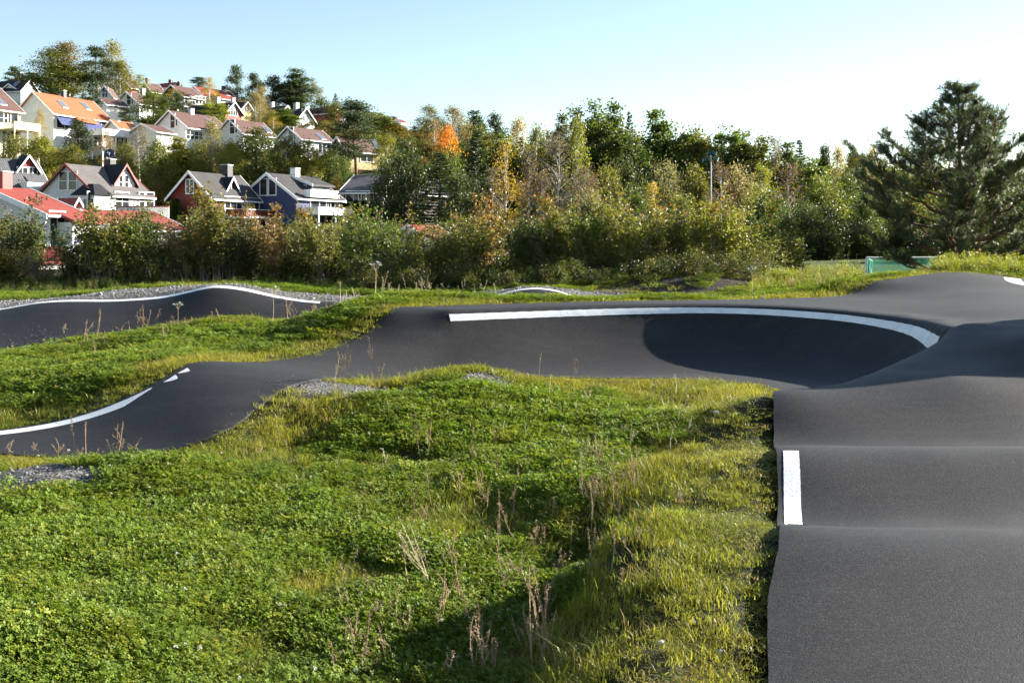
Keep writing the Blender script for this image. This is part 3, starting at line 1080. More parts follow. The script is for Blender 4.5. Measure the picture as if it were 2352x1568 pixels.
HILL = 'trees among the houses on the hill'
WOOD = 'trees of the wood behind the hedge'
for a in [
    # kind, px, top, width, distance, colour, label
    ('birch', 118, 112, 100, 168, 'olive', 'broad yellow-green birch with thin crown behind the orange roof', HILL, 215),
    ('birch', 158, 97, 84, 170, 'grey', 'tall thin-topped birch next to the dark hilltop pine', HILL, 215),
    ('round', 150, 150, 120, 160, 'olive', 'dense olive tree right behind the ridge of the orange roof', HILL, 235),
    ('pine', 220, 108, 66, 162, 'pine', 'dark flat-topped pine on the hilltop left of a pale birch', HILL, 230),
    ('birch', 258, 95, 66, 168, 'pale', 'tall pale yellow birch right of the dark hilltop pine', HILL, 230),
    ('birch', 275, 140, 50, 166, 'olive', 'lower olive birch against the pale hilltop birch', HILL, 230),
    ('spruce', 214, 160, 42, 140, 'pine', 'narrow dark spruce at the right end of the orange roof', HILL, 275),
    ('youngpine', 35, 156, 46, 185, 'pine', 'small dark pine on the skyline at the far left', HILL, 205),
    ('pine', 75, 168, 40, 180, 'deep', 'little dark pine behind the black hilltop roof', HILL, 210),
    ('thin', 320, 172, 34, 172, 'lime', 'slim yellow-green birch in front of the hilltop brown roofs', HILL, 225),
    ('thin', 398, 205, 36, 170, 'gold', 'small golden tree before the brown terrace roofs', HILL, 230),
    ('pine', 456, 178, 36, 215, 'pine', 'low dark pine on the skyline left of the red hilltop roof', HILL, 215),
    ('thin', 481, 178, 34, 185, 'yellow', 'slim bright yellow tree beside the red hilltop roof', HILL, 245),
    ('youngpine', 544, 155, 50, 205, 'blue', 'tall blue-green conifer at the right end of the red hilltop roof', HILL, 250),
    ('youngpine', 582, 171, 44, 203, 'pine', 'second dark conifer of the hilltop group', HILL, 255),
    ('youngpine', 626, 178, 58, 200, 'pine', 'broad dark pine in the middle of the hilltop group', HILL, 260),
    ('birch', 600, 190, 36, 206, 'grey', 'grey thin tree between two hilltop pines', HILL, 255),
    ('aspen', 680, 160, 66, 200, 'blue', 'tall blue-green leafy tree at the right of the hilltop group', HILL, 260),
    ('bare', 716, 182, 44, 205, 'pale', 'nearly bare pale birch right of the hilltop group', HILL, 250),
    ('bare', 735, 200, 30, 206, 'pale', 'shorter bare pale birch at the edge of the hilltop group', HILL, 250),
    ('spruce', 771, 214, 24, 205, 'blue', 'small pointed spruce alone on the skyline', HILL, 262),
    ('round', 738, 226, 60, 190, 'deep', 'brownish round tree right of the white gable on the hill', HILL, 295),
    ('round', 772, 238, 54, 185, 'olive', 'olive tree below the lone pointed spruce', HILL, 300),
    ('round', 352, 210, 86, 146, 'green', 'round bright green tree in front of the brown-roofed white house', HILL, 292),
    ('youngpine', 404, 215, 40, 146, 'pine', 'small dark pine right of the round green tree', HILL, 258),
    ('youngpine', 290, 248, 46, 138, 'pine', 'small dark pine beside the white garage on the hill', HILL, 284),
    ('aspen', 499, 230, 40, 150, 'lime', 'slim light green tree before the black-roofed red house', HILL, 290),
    ('birch', 587, 213, 44, 158, 'pale', 'pale birch standing before the yellow gable', HILL, 292),
    ('thin', 598, 200, 30, 165, 'brown', 'thin brown-leaved tree above the pale birch', HILL, 285),
    ('round', 625, 255, 40, 150, 'ygreen', 'small yellow-green tree before the black roof on the hill', HILL, 300),
    ('aspen', 655, 250, 50, 152, 'green', 'bushy green tree left of the white gable on the hill', HILL, 300),
    ('thin', 628, 270, 36, 148, 'gold', 'low golden bush between two brown roofs', HILL, 300),
    ('youngpine', 176, 278, 74, 116, 'pine', 'open young pine in front of the orange-roofed house', HILL, 372),
    ('thin', 92, 252, 26, 120, 'gold', 'thin birch with a golden tuft beside the yellow balcony', HILL, 345),
    ('wild', 30, 312, 90, 110, 'olive', 'olive thicket below the yellow balcony', HILL, 400),
    ('round', 95, 318, 90, 108, 'ygreen', 'yellow-green tree left of the small white house with red bargeboards', HILL, 420),
    ('round', 165, 335, 70, 106, 'olive', 'leafy olive tree behind the roof ridge of the white house with red bargeboards', HILL, 400),
    ('thin', 245, 300, 40, 116, 'brown', 'thin brownish tree under the white balcony', HILL, 390),
    ('bare', 318, 290, 76, 110, 'grey', 'grey-green half-bare birch behind the satellite dish', HILL, 430),
    ('round', 285, 330, 60, 108, 'olive', 'low olive tree right behind the satellite dish', HILL, 420),
    ('round', 362, 322, 70, 106, 'olive', 'drooping olive tree between the dish and the red house', HILL, 455),
    ('aspen', 408, 318, 70, 108, 'lime', 'bright green leafy tree above the gable of the red house', HILL, 455),
    ('birch', 486, 278, 60, 110, 'pale', 'pale yellow birch behind the chimney of the red house', HILL, 430),
    ('round', 452, 330, 56, 108, 'olive', 'dense olive tree left of the pale birch above the red house', HILL, 430),
    ('round', 530, 330, 56, 107, 'ygreen', 'yellow-green bushy tree right of the red house chimney', HILL, 430),
    ('round', 588, 298, 118, 112, 'deep', 'large round dark green tree between the red and the blue house', HILL, 425),
    ('round', 660, 318, 84, 110, 'olive', 'olive tree right behind the ridge of the blue house', HILL, 420),
    ('round', 706, 325, 72, 111, 'ygreen', 'yellow-green tree above the balcony of the blue house', HILL, 430),
    ('pine', 815, 233, 100, 112, 'pine', 'big tall dark pine with bare lower trunk above the grey roof', HILL, 425),
    ('round', 756, 342, 56, 114, 'deep', 'small dark tree between the blue house and the big pine', HILL, 430),
    ('round', 790, 350, 44, 116, 'green', 'fresh green bush at the foot of the big pine', HILL, 430),
    ('aspen', 868, 258, 66, 150, 'green', 'leafy green tree right of the big pine top', HILL, 345),
    ('round', 905, 285, 70, 148, 'gold', 'yellowing tree below the distant red roofs', HILL, 350),
    ('birch', 890, 310, 70, 108, 'ygreen', 'yellow-green birch left of the solar panels', HILL, 430),
    # middle of the wood
    ('wild', 925, 330, 128, 86, 'dark', 'large dark willow-like tree right of the grey roof', WOOD, None),
    ('wild', 885, 370, 60, 84, 'deep', 'dark tree at the right end of the grey roof', WOOD, None),
    ('maple', 1028, 294, 88, 104, 'green', 'round maple with a bright orange top', WOOD, None),
    ('spruce', 1010, 345, 120, 84, 'pine', 'dark spruce below the orange maple', WOOD, None),
    ('spruce', 1096, 295, 96, 86, 'pine', 'tall dark spruce right of the orange maple', WOOD, None),
    ('wild', 1060, 395, 90, 80, 'dark', 'dark tree filling the gap between the two spruces', WOOD, None),
    ('birch', 985, 243, 64, 150, 'olive', 'pale olive birch on the skyline left of the maple', WOOD, None),
    ('birch', 1040, 246, 74, 152, 'grey', 'rounded grey-green birch directly above the maple', WOOD, None),
    ('thin', 998, 275, 36, 140, 'brown', 'thin brown tree left of the maple', WOOD, None),
    ('aspen', 1088, 256, 54, 156, 'blue', 'blue-green tree on the skyline right of the maple', WOOD, None),
    ('youngpine', 1138, 267, 56, 150, 'pine', 'dark pine on the skyline left of a pale birch stand', WOOD, None),
    ('birch', 1105, 290, 56, 130, 'olive', 'olive tree behind the tip of the tall dark spruce', WOOD, None),
    ('birch', 1190, 272, 70, 138, 'pale', 'pale tree on the lowest stretch of the skyline', WOOD, None),
    ('birch', 1232, 290, 60, 132, 'olive', 'small olive birch at the skyline dip', WOOD, None),
    ('aspen', 1150, 310, 60, 120, 'green', 'fresh green tree behind the golden birch', WOOD, None),
    ('thin', 1160, 328, 78, 88, 'gold', 'golden birch with white trunks', WOOD, None),
    ('bare', 1130, 385, 60, 86, 'grey', 'brown thin birch left of the golden birch', WOOD, None),
    ('bare', 1215, 345, 66, 84, 'brown', 'bare birch with white trunk right of the golden birch', WOOD, None),
    ('bare', 1282, 302, 120, 86, 'grey', 'largest bare grey birch with white trunk in the wood', WOOD, None),
    ('bare', 1345, 385, 96, 84, 'brown', 'low bare brown tree right of the largest bare birch', WOOD, None),
    ('bare', 1245, 390, 70, 82, 'brown', 'low bare tree in front of the largest bare birch', WOOD, None),
    ('aspen', 1292, 266, 50, 112, 'deep', 'dark leafy tree at the left end of the aspen ridge', WOOD, None),
    ('birch', 1325, 268, 62, 106, 'ygreen', 'yellow-green tree in front of the aspen ridge', WOOD, None),
    ('aspen', 1362, 230, 76, 116, 'green', 'tallest aspen of the ridge', WOOD, None),
    ('aspen', 1412, 240, 70, 118, 'green', 'second aspen right of the tallest one', WOOD, None),
    ('spruce', 1446, 248, 50, 124, 'pine', 'dark spruce tip between the aspens', WOOD, None),
    ('aspen', 1455, 290, 70, 112, 'deep', 'lower dark aspen under the spruce tip', WOOD, None),
    ('aspen', 1505, 257, 84, 116, 'green', 'broad aspen in the middle of the ridge', WOOD, None),
    ('aspen', 1550, 285, 70, 115, 'green', 'aspen at the right shoulder of the broad one', WOOD, None),
    ('aspen', 1600, 288, 66, 116, 'olive', 'aspen left of the floodlight mast', WOOD, None),
    ('aspen', 1662, 288, 74, 116, 'green', 'aspen right behind the floodlights', WOOD, None),
    ('aspen', 1712, 300, 74, 116, 'olive', 'aspen right of the floodlights', WOOD, None),
    ('spruce', 1628, 305, 40, 122, 'dark', 'dark spruce tip behind the floodlights', WOOD, None),
    ('bare', 1782, 312, 50, 116, 'brown', 'brown thin tree on the skyline', WOOD, None),
    ('aspen', 1808, 330, 56, 114, 'deep', 'dark aspen right of the brown thin skyline tree', WOOD, None),
    ('spruce', 1836, 316, 54, 118, 'pine', 'pointed dark spruce on the right skyline', WOOD, None),
    ('youngpine', 1896, 342, 50, 120, 'pine', 'pine on the right skyline', WOOD, None),
    ('birch', 1924, 338, 50, 118, 'pale', 'pale birch on the right skyline', WOOD, None),
    ('birch', 1962, 345, 50, 116, 'olive', 'olive birch beside the large young pine', WOOD, None),
    ('birch', 2005, 338, 46, 116, 'pale', 'pale birch just above the large pine left branches', WOOD, None),
    ('aspen', 1870, 360, 60, 108, 'green', 'green tree below the right skyline pine', WOOD, None),
    # lower storey of the wood
    ('wild', 1405, 380, 90, 88, 'olive', 'olive bushy tree below the tallest aspens', WOOD, None),
    ('wild', 1440, 360, 90, 98, 'dark', 'dark bushy tree in the shade of the aspens', WOOD, None),
    ('thin', 1500, 422, 56, 78, 'yellow', 'small yellow tree at mid height in the wood', WOOD, None),
    ('wild', 1535, 372, 90, 92, 'grey', 'grey-brown bushy tree under the broad aspen', WOOD, None),
    ('wild', 1590, 385, 90, 86, 'olive', 'olive-brown autumn tree left of the mast', WOOD, None),
    ('bare', 1655, 372, 80, 84, 'brown', 'brown thin tree right behind the mast', WOOD, None),
    ('wild', 1690, 385, 90, 88, 'grey', 'greyish tree right of the mast', WOOD, None),
    ('birch', 1748, 380, 70, 94, 'ygreen', 'yellow-green drooping birch right of the mast', WOOD, None),
    ('bare', 1812, 375, 90, 92, 'brown', 'brownish bare tree in the right wood', WOOD, None),
    ('wild', 1780, 440, 120, 74, 'deep', 'round dark green tree at the right end of the hedge', WOOD, None),
    ('wild', 1880, 410, 110, 84, 'olive', 'olive tree left of the large pine', WOOD, None),
    ('wild', 1945, 400, 100, 86, 'deep', 'dense green tree touching the large pine branches', WOOD, None),
    ('wild', 1900, 470, 110, 70, 'dark', 'dark low tree behind the tall grass', WOOD, None),
    ('wild', 1840, 465, 100, 72, 'deep', 'dark tree behind the lit field edge', WOOD, None),
    ('wild', 1985, 440, 110, 72, 'deep', 'dark tree behind the goal', WOOD, None),
    ('wild', 2080, 440, 130, 76, 'olive', 'olive tree behind the lower branches of the large pine', WOOD, None),
    ('wild', 2180, 430, 140, 78, 'olive', 'brownish tree behind the trunk of the large pine', WOOD, None),
    ('wild', 2290, 430, 140, 76, 'deep', 'dark tree behind the right side of the large pine', WOOD, None),
    ('wild', 2380, 420, 140, 78, 'deep', 'dark tree at the right edge behind the pine', WOOD, None),
    ('wild', 1730, 430, 90, 80, 'olive', 'olive bush tree behind the hedge right of the mast', WOOD, None),
    ('wild', 1460, 430, 90, 76, 'deep', 'dark bush tree behind the hedge, left of the small yellow tree', WOOD, None),
    ('wild', 1350, 440, 90, 74, 'grey', 'greyish bush tree behind the hedge below the bare birches', WOOD, None),
    ('wild', 1560, 445, 90, 74, 'olive', 'olive-brown bush tree behind the hedge left of the mast', WOOD, None),
    ('thuja', Z(3, 1935, 0)[0], Z(3, 0, 620)[1], 34, 88, 'deep', 'dark cone-shaped thuja beside the red house', None, Z(3, 0, 850)[1]),
]:
    tree(a[0], a[1], a[2], a[3], a[4], a[5], a[6], group=a[7], base=a[8], autumn=.85 if a[0] == 'maple' else (.06 if a[5] in ('brown', 'gold') else 0))
# dark hedge in front of the cream house
for i, xx in enumerate((1870, 1930, 1990, 2050, 2110, 2170, 2230)):
    q = Z(4, xx, 515)
    tree('thuja', q[0], q[1], 26, 100, 'dark', 'dark clipped conifer below the cream house, ' + ('leftmost of the hedge', 'second from the left', 'third from the left', 'middle of the hedge', 'third from the right', 'second from the right', 'rightmost of the hedge')[i], 'hedge_conifer', group='conifer hedge of the cream house', base=Z(4, 0, 680)[1])

# ------------------------------------------------------------------ hedge row of shrubs behind the track
HS = [hedge_shrub(200 + i, n=(3000, 3600, 2300, 2900, 3300)[i], stems=(15, 17, 13, 14, 18)[i]) for i in range(5)]
bare_shrub = hedge_shrub(300, 2.0, .8, 26, 240)
hedge = [(-30, 470, 'at the left edge of the picture'), (32, 478, 'before the blue-white gable at the far left'), (185, 492, 'right of the white picket fence'), (240, 476, 'before the left end of the low red roof'),
         (295, 470, 'reaching over the middle of the low red roof'), (345, 482, 'before the right part of the low red roof'), (395, 512, 'under the lower end of the low red roof'),
         (440, 480, 'before the wall of the red house'), (490, 458, 'with the tallest tips before the red house'), (535, 470, 'before the white bay window of the red house'),
         (590, 530, 'low one before the red shed roof'), (640, 472, 'before the gable of the blue house'), (690, 466, 'before the front of the blue house'), (745, 480, 'under the lower balcony of the blue house'),
         (800, 492, 'below the dark conifer hedge'), (850, 486, 'left of the dark willow-like tree'), (905, 492, 'before the dark willow-like tree'), (960, 520, 'low one before the small white house with red roof'),
         (1020, 500, 'right of the small white house with red roof'), (1075, 482, 'below the tall dark spruce'), (1130, 462, 'below the golden birch'), (1185, 470, 'below the first bare birch'),
         (1245, 480, 'with few leaves below the largest bare birch'), (1300, 456, 'below the right side of the largest bare birch'), (1360, 468, 'with orange tips in the middle of the row'), (1415, 478, 'left of the small yellow tree'),
         (1465, 470, 'under the small yellow tree'), (1520, 480, 'two shrubs left of the floodlight mast'), (1575, 470, 'just left of the floodlight mast'), (1640, 452, 'with golden top right at the floodlight mast'),
         (1700, 474, 'right of the floodlight mast'), (1750, 500, 'last but one at the right end of the row'), (1795, 540, 'at the right end of the row')]
hob = []
for i, (px, top, where) in enumerate(hedge):
    for k in range(2):
        if k == 1 and (i % 3 == 2 or px in (185, 590, 960)):
            continue
        Y = (36.3 if k == 0 else 39.5) + RNG.uniform(-.7, .7) - 4.2 * float(smooth(700, 900, px)) * float(smooth(1800, 1740, px))
        s = HS[(i * 2 + k) % 5]
        pp = px + (28 if k else 0) + RNG.uniform(-6, 6)
        x, y, zt = P(pp, top + (18 if k else 0) + RNG.uniform(-22, 26), Y)
        zb = hat(x, y)
        root = link('hedge_shrub', None, label='hedge shrub ' + ('of the back row ' if k else 'of the front row ') + where, cat='shrub', group='hedge shrubs behind the track',
                    loc=(x, y, zb), rot=(0, 0, RNG.uniform(0, 6.28)))
        sx = RNG.uniform(1.0, 1.3)
        sc = (sx, sx, 1.2 * (zt - zb) / s[2])
        link('stems', s[0], root, scale=sc)
        f = link('foliage', s[1], root, scale=sc)
        c = np.array(COLS[['olive', 'ygreen', 'olive', 'green', 'grey'][RNG.integers(5)] if px > 1250 else ['olive', 'deep', 'brown', 'olive', 'green'][RNG.integers(5)]]) * RNG.uniform(.85, 1.35)
        f.color = (*c, 1 - (RNG.uniform(.12, .45)))
        hob.append(root)
for px, top, where in ((95, 560, 'dry brown twiggy shrub in the gap left of the picket fence'), (1040, 560, 'dry twiggy shrub below the tall dark spruce')):
    x, y, zt = P(px, top, 35.5); zb = hat(x, y)
    root = link('hedge_shrub', None, label=where, cat='shrub', loc=(x, y, zb))
    link('stems', bare_shrub[0], root, scale=(1, 1, (zt - zb) / 2.0))
    f = link('foliage', bare_shrub[1], root, scale=(1, 1, (zt - zb) / 2.0)); f.color = (*COLS['brown'], .5)


# ------------------------------------------------------------------ the large young pine on the right
def hero_pine():
    rng = np.random.default_rng(5)
    x, y, zt = P(2205, 214, 42.0)
    zb = hat(x, y)
    H = zt - zb
    root = link('pine_tree', None, label='large spreading young pine beside the track at the right', cat='tree', loc=(x, y, zb))
    tr, nd = Geo(), Geo()
    s = np.linspace(0, 1, 14)
    tp = np.c_[.10 * np.sin(s * 5), .12 * np.sin(s * 3.3 + 1), s * H * .985]
    def tpos(z):
        return np.array([np.interp(z, tp[:, 2], tp[:, i]) for i in range(3)])
    p = tp.copy(); p[0, 2] = -.4
    tr.tube(p, .17 * (1 - .93 * s) + .006, 8)
    shoots = []
    nw = 14
    for i in range(nw):
        t = .06 + .93 * (i / (nw - 1)) ** .92
        z = t * H
        k = 6 if t < .75 else 5
        Lm = float(np.interp(t + .10, [.05, .14, .29, .46, .6, .7, .81, .91, 1.05], [2.0, 3.6, 4.3, 4.2, 3.5, 2.3, 1.6, 1.0, .2]))
        for j in range(k):
            th = 6.283 * j / k + rng.uniform(-.4, .4) + i * 1.1
            L = Lm * rng.uniform(.6, 1.1)
            if math.cos(th) < -.5 and t < .55: L *= 1.08
            elev = .30 + .42 * t + rng.uniform(-.14, .22)
            m = 8
            u = np.linspace(0, 1, m)
            d = np.array((math.cos(th), math.sin(th)))
            q = tpos(z) + np.c_[d[0] * L * u, d[1] * L * u, L * (math.tan(elev * .75) * u * .6 + .28 * u ** 2.2 - .10 * np.sin(u * 3.1))]
            q[1:] += rng.normal(size=(m - 1, 3)) * .03 * L
            tr.tube(q, .045 * (L / 3.5 + .25) * (1 - .85 * u) + .004, 5)
            # side shoots
            ns = int(5 + L * 7.8)
            for a in range(ns):
                v = rng.uniform(.40, 1.0)
                c = np.array([np.interp(v, u, q[:, w]) for w in range(3)])
                sd = rng.choice((-1, 1)) * rng.uniform(.3, 1.2)
                dirv = np.array((math.cos(th + sd), math.sin(th + sd), rng.uniform(.15, .9)))
                dirv /= np.linalg.norm(dirv)
                l = rng.uniform(.25, .75) * (1.15 - .55 * v) * (1 + L * .12)
                e = c + dirv * l
                tr.tube(np.array([c, c + dirv * l * .55 + rng.normal(size=3) * .02, e]), [.012, .008, .005], 3)
                nn = rng.integers(3, 6)
                for b in range(nn):
                    f = 1 - b * .2
                    sdir = dirv + np.array((0, 0, .55)) + rng.normal(size=3) * .45
                    shoots.append((c + (e - c) * f, sdir / np.linalg.norm(sdir), rng.uniform(.16, .32)))
            shoots.append((q[-1], np.array((d[0] * .6, d[1] * .6, .8)), .34))
    for a in range(5):
        shoots.append((tpos(H * .985) + rng.normal(size=3) * .04, np.array((rng.normal() * .25, rng.normal() * .25, 1.0)), .4))
    A = np.array([q[0] for q in shoots]); D = np.array([q[1] for q in shoots]); Ls = np.array([q[2] for q in shoots])
    D /= np.linalg.norm(D, axis=1)[:, None]
    K = 20
    n = len(A)
    u = rng.random((n, K))
    base = A[:, None] + D[:, None] * (u * Ls[:, None])[..., None]
    r = rand_dirs(n * K, rng).reshape(n, K, 3)
    r -= (r * D[:, None]).sum(2, keepdims=True) * D[:, None]
    r /= np.maximum(np.linalg.norm(r, axis=2, keepdims=True), 1e-6)
    nd_dir = D[:, None] * .75 + r * .75
    nd_dir /= np.linalg.norm(nd_dir, axis=2, keepdims=True)
    ln = rng.uniform(.09, .15, (n, K, 1))
    tipv = base + nd_dir * ln
    w = np.cross(nd_dir, r); w = w / np.maximum(np.linalg.norm(w, axis=2, keepdims=True), 1e-6) * .010
    V = np.stack([base - w * .6, base + w * .6, tipv + w, tipv - w], 2).reshape(-1, 4, 3)
    nd.quads(V, rng=rng, r1=np.repeat(rng.random(n), K) * .6 + .4 * rng.random(n * K))
    link('trunk', tr.mesh('trunk', [M_PINEBARK], True), root)
    c = link('crown', nd.mesh('crown', [M_NEEDLE]), root)
    c.color = (.078, .105, .054, 1)


hero_pine()
# ------------------------------------------------------------------ house materials
def boards(name, col, pitch=.16, vertical=False, rough=.55):
    if name in MATS: return MATS[name]
    m, nt, out = new_mat(name)
    tc = N(nt, 'TexCoord')
    sp = N(nt, 'SeparateXYZ', {0: tc.outputs['Object']})
    if vertical:
        co = math_n(nt, 'ADD', sp.outputs[0], sp.outputs[1])
    else:
        co = sp.outputs[2]
    fr = math_n(nt, 'FRACT', math_n(nt, 'DIVIDE', co, pitch))
    nz = N(nt, 'TexNoise', {'Vector': tc.outputs['Object'], 'Scale': 1.2, 'Detail': 5.0})
    c = mixc(nt, ramp(nt, nz.outputs[0], [(.35, 0.), (.65, 1.)]), tuple(v * .9 for v in col), col)
    c = mixc(nt, ramp(nt, fr, [(0., .5), (.07, 0.)]), c, tuple(v * .45 for v in col))
    bp = N(nt, 'Bump', {'Strength': .5, 'Distance': .03, 'Height': fr})
    p = N(nt, 'BsdfPrincipled', {'Base Color': c, 'Roughness': rough, 'Specular IOR Level': .3, 'Normal': bp.outputs[0]})
    nt.links.new(p.outputs[0], out.inputs[0])
    MATS[name] = m
    return m


def tiles(name, col, var=.2):
    if name in MATS: return MATS[name]
    m, nt, out = new_mat(name)
    tc = N(nt, 'TexCoord')
    uvn = N(nt, 'UVMap')
    sp = N(nt, 'SeparateXYZ', {0: uvn.outputs[0]})
    fx_ = math_n(nt, 'FRACT', math_n(nt, 'DIVIDE', sp.outputs[0], .30))
    fy_ = math_n(nt, 'FRACT', math_n(nt, 'DIVIDE', sp.outputs[1], .34))
    wv = math_n(nt, 'SINE', math_n(nt, 'MULTIPLY', fx_, 6.2832))
    nz = N(nt, 'TexNoise', {'Vector': tc.outputs['Object'], 'Scale': .9, 'Detail': 6.0, 'Roughness': .65})
    n2 = N(nt, 'TexNoise', {'Vector': tc.outputs['Object'], 'Scale': 7.0, 'Detail': 3.0})
    c = mixc(nt, ramp(nt, nz.outputs[0], [(.3, 0.), (.7, 1.)]), tuple(v * (1 - var) for v in col), tuple(min(1, v * (1 + var)) for v in col))
    c = mixc(nt, ramp(nt, n2.outputs[0], [(.5, 0.), (.7, .35)]), c, tuple(v * .6 for v in col))
    c = mixc(nt, ramp(nt, fy_, [(0., .55), (.12, 0.)]), c, tuple(v * .4 for v in col))
    h = math_n(nt, 'ADD', math_n(nt, 'MULTIPLY', wv, .5), fy_)
    bp = N(nt, 'Bump', {'Strength': .6, 'Distance': .05, 'Height': h})
    p = N(nt, 'BsdfPrincipled', {'Base Color': c, 'Roughness': .7, 'Specular IOR Level': .3, 'Normal': bp.outputs[0]})
    nt.links.new(p.outputs[0], out.inputs[0])
    MATS[name] = m
    return m


def glass():
    if 'window_glass' in MATS: return MATS['window_glass']
    m, nt, out = new_mat('window_glass')
    tc = N(nt, 'TexCoord')
    nz = N(nt, 'TexNoise', {'Vector': tc.outputs['Object'], 'Scale': .8, 'Detail': 2.0})
    c = mixc(nt, nz.outputs[0], (.012, .014, .018), (.05, .055, .06))
    p = N(nt, 'BsdfPrincipled', {'Base Color': c, 'Roughness': .1, 'Specular IOR Level': .35})
    nt.links.new(p.outputs[0], out.inputs[0])
    MATS['window_glass'] = m
    return m


WALL = {'white': boards('white_boards', (.78, .77, .74)), 'cream': boards('cream_boards', (.70, .64, .46)), 'yellow': boards('yellow_boards', (.52, .41, .19)),
        'red': boards('red_boards', (.16, .022, .018), vertical=True), 'brightred': boards('bright_red_boards', (.36, .05, .035), vertical=True),
        'blue': boards('blue_boards', (.045, .060, .135), vertical=True), 'lilac': boards('pale_lilac_boards', (.66, .66, .70)), 'dark': boards('dark_boards', (.055, .04, .035)),
        'ivory': boards('ivory_boards', (.74, .70, .60)), 'pink': boards('faded_red_boards', (.42, .10, .08))}
ROOF = {'orange': tiles('orange_tiles', (.42, .115, .05), .12), 'brown': tiles('brown_tiles', (.115, .062, .052), .18), 'black': tiles('black_tiles', (.016, .016, .019), .2),
        'grey': tiles('grey_shingles', (.115, .105, .10), .2), 'dgrey': tiles('dark_grey_shingles', (.058, .055, .055), .18), 'red': tiles('red_tiles', (.25, .052, .038), .15),
        'rust': tiles('rust_red_tiles', (.22, .045, .035), .15), 'slate': tiles('slate_tiles', (.075, .075, .082), .25)}
M_WHITE = plain('white_paint', (.80, .80, .79), .5, noise=.04)
M_REDT = plain('red_paint', (.30, .045, .035), .5)
M_BLACK = plain('black_metal', (.012, .012, .014), .5)
M_GREYM = plain('grey_metal', (.33, .34, .36), .4, .3)
M_CONC = plain('concrete', (.42, .41, .39), .8, bump=.2)
M_YWOOD = plain('yellow_wood', (.74, .64, .36), .6)
M_AWN = plain('blue_awning', (.045, .06, .16), .8)
M_DISH = plain('dark_dish', (.035, .045, .09), .4)
M_SOLAR = plain('solar_cell', (.10, .14, .24), .15, .2)
M_GREEN = plain('teal_lamp_housing', (.02, .09, .09), .4)
M_LENS = plain('lamp_glass', (.75, .76, .78), .2)
M_NET = plain('green_net', (.012, .36, .25), .7)
M_PURP = plain('lilac_furniture', (.30, .27, .42), .5)


class Box:
    """collects boxes/prisms given in a frame, writes one mesh in root-local coordinates"""
    def __init__(s, fr):
        s.fr = fr; s.v = []; s.f = []

    def pts(s, P_, F_):
        n = len(s.v)
        s.v += [s.fr.w(*p) for p in P_]
        s.f += [[n + i for i in f] for f in F_]
        return s

    def box(s, x0, x1, y0, y1, z0, z1):
        x0, x1 = min(x0, x1), max(x0, x1); y0, y1 = min(y0, y1), max(y0, y1); z0, z1 = min(z0, z1), max(z0, z1)
        return s.pts([(x0, y0, z0), (x1, y0, z0), (x1, y1, z0), (x0, y1, z0), (x0, y0, z1), (x1, y0, z1), (x1, y1, z1), (x0, y1, z1)],
                     [(0, 3, 2, 1), (4, 5, 6, 7), (0, 1, 5, 4), (1, 2, 6, 5), (2, 3, 7, 6), (3, 0, 4, 7)])

    def slab(s, a, b, c, d, t):
        """quad a,b,c,d (upper face) with thickness t straight down"""
        q = [a, b, c, d]; lo = [(p[0], p[1], p[2] - t) for p in q]
        return s.pts(q + lo, [(0, 1, 2, 3), (7, 6, 5, 4), (0, 4, 5, 1), (1, 5, 6, 2), (2, 6, 7, 3), (3, 7, 4, 0)])

    def obj(s, name, mat, parent, label=None, uv=False):
        me = bpy.data.meshes.new(name)
        o0 = np.array(s.fr.root.location if s.fr.root.parent is None else s.fr.root.location)
        me.from_pydata([tuple(np.array(v) - o0) for v in s.v], [], s.f)
        bm = bmesh.new(); bm.from_mesh(me)
        bmesh.ops.recalc_face_normals(bm, faces=bm.faces)
        bm.to_mesh(me); bm.free()
        if uv:
            L = me.uv_layers.new(name='UVMap')
            vx, vy = np.array(s.fr.v), np.array(s.fr.u)
            for lp in me.loops:
                co = np.array(me.vertices[lp.vertex_index].co)
                a = co[0] * s.fr.v[0] + co[1] * s.fr.v[1]
                b = co[0] * s.fr.u[0] + co[1] * s.fr.u[1]
                L.data[lp.index].uv = (a, b * 1.25)
        me.materials.append(mat)
        return link(name, me, parent, label)


class Frame:
    """house frame: origin under the ridge end, x along the gable, y along the ridge, z absolute"""
    def __init__(s, root, ox, oy, phi):
        s.root = root; s.o = (ox, oy); s.phi = phi
        s.u = (math.cos(phi), -math.sin(phi)); s.v = (math.sin(phi), math.cos(phi))

    def w(s, x, y, z):
        return (s.o[0] + s.u[0] * x + s.v[0] * y, s.o[1] + s.u[1] * x + s.v[1] * y, z)

    def ray_x(s, px, py, x):
        """pixel ray meets plane x = const -> (y, z)"""
        k = (px - HX) / FOC
        # (ox+ux x+vx y) = k (oy+uy x+vy y)
        ax = s.o[0] + s.u[0] * x; ay = s.o[1] + s.u[1] * x
        y = (k * ay - ax) / (s.v[0] - k * s.v[1])
        Y = ay + s.v[1] * y
        return y, EYE - (py - HY) / FOC * Y

    def ray_y(s, px, py, y):
        k = (px - HX) / FOC
        ax = s.o[0] + s.v[0] * y; ay = s.o[1] + s.v[1] * y
        x = (k * ay - ax) / (s.u[0] - k * s.u[1])
        Y = ay + s.u[1] * x
        return x, EYE - (py - HY) / FOC * Y


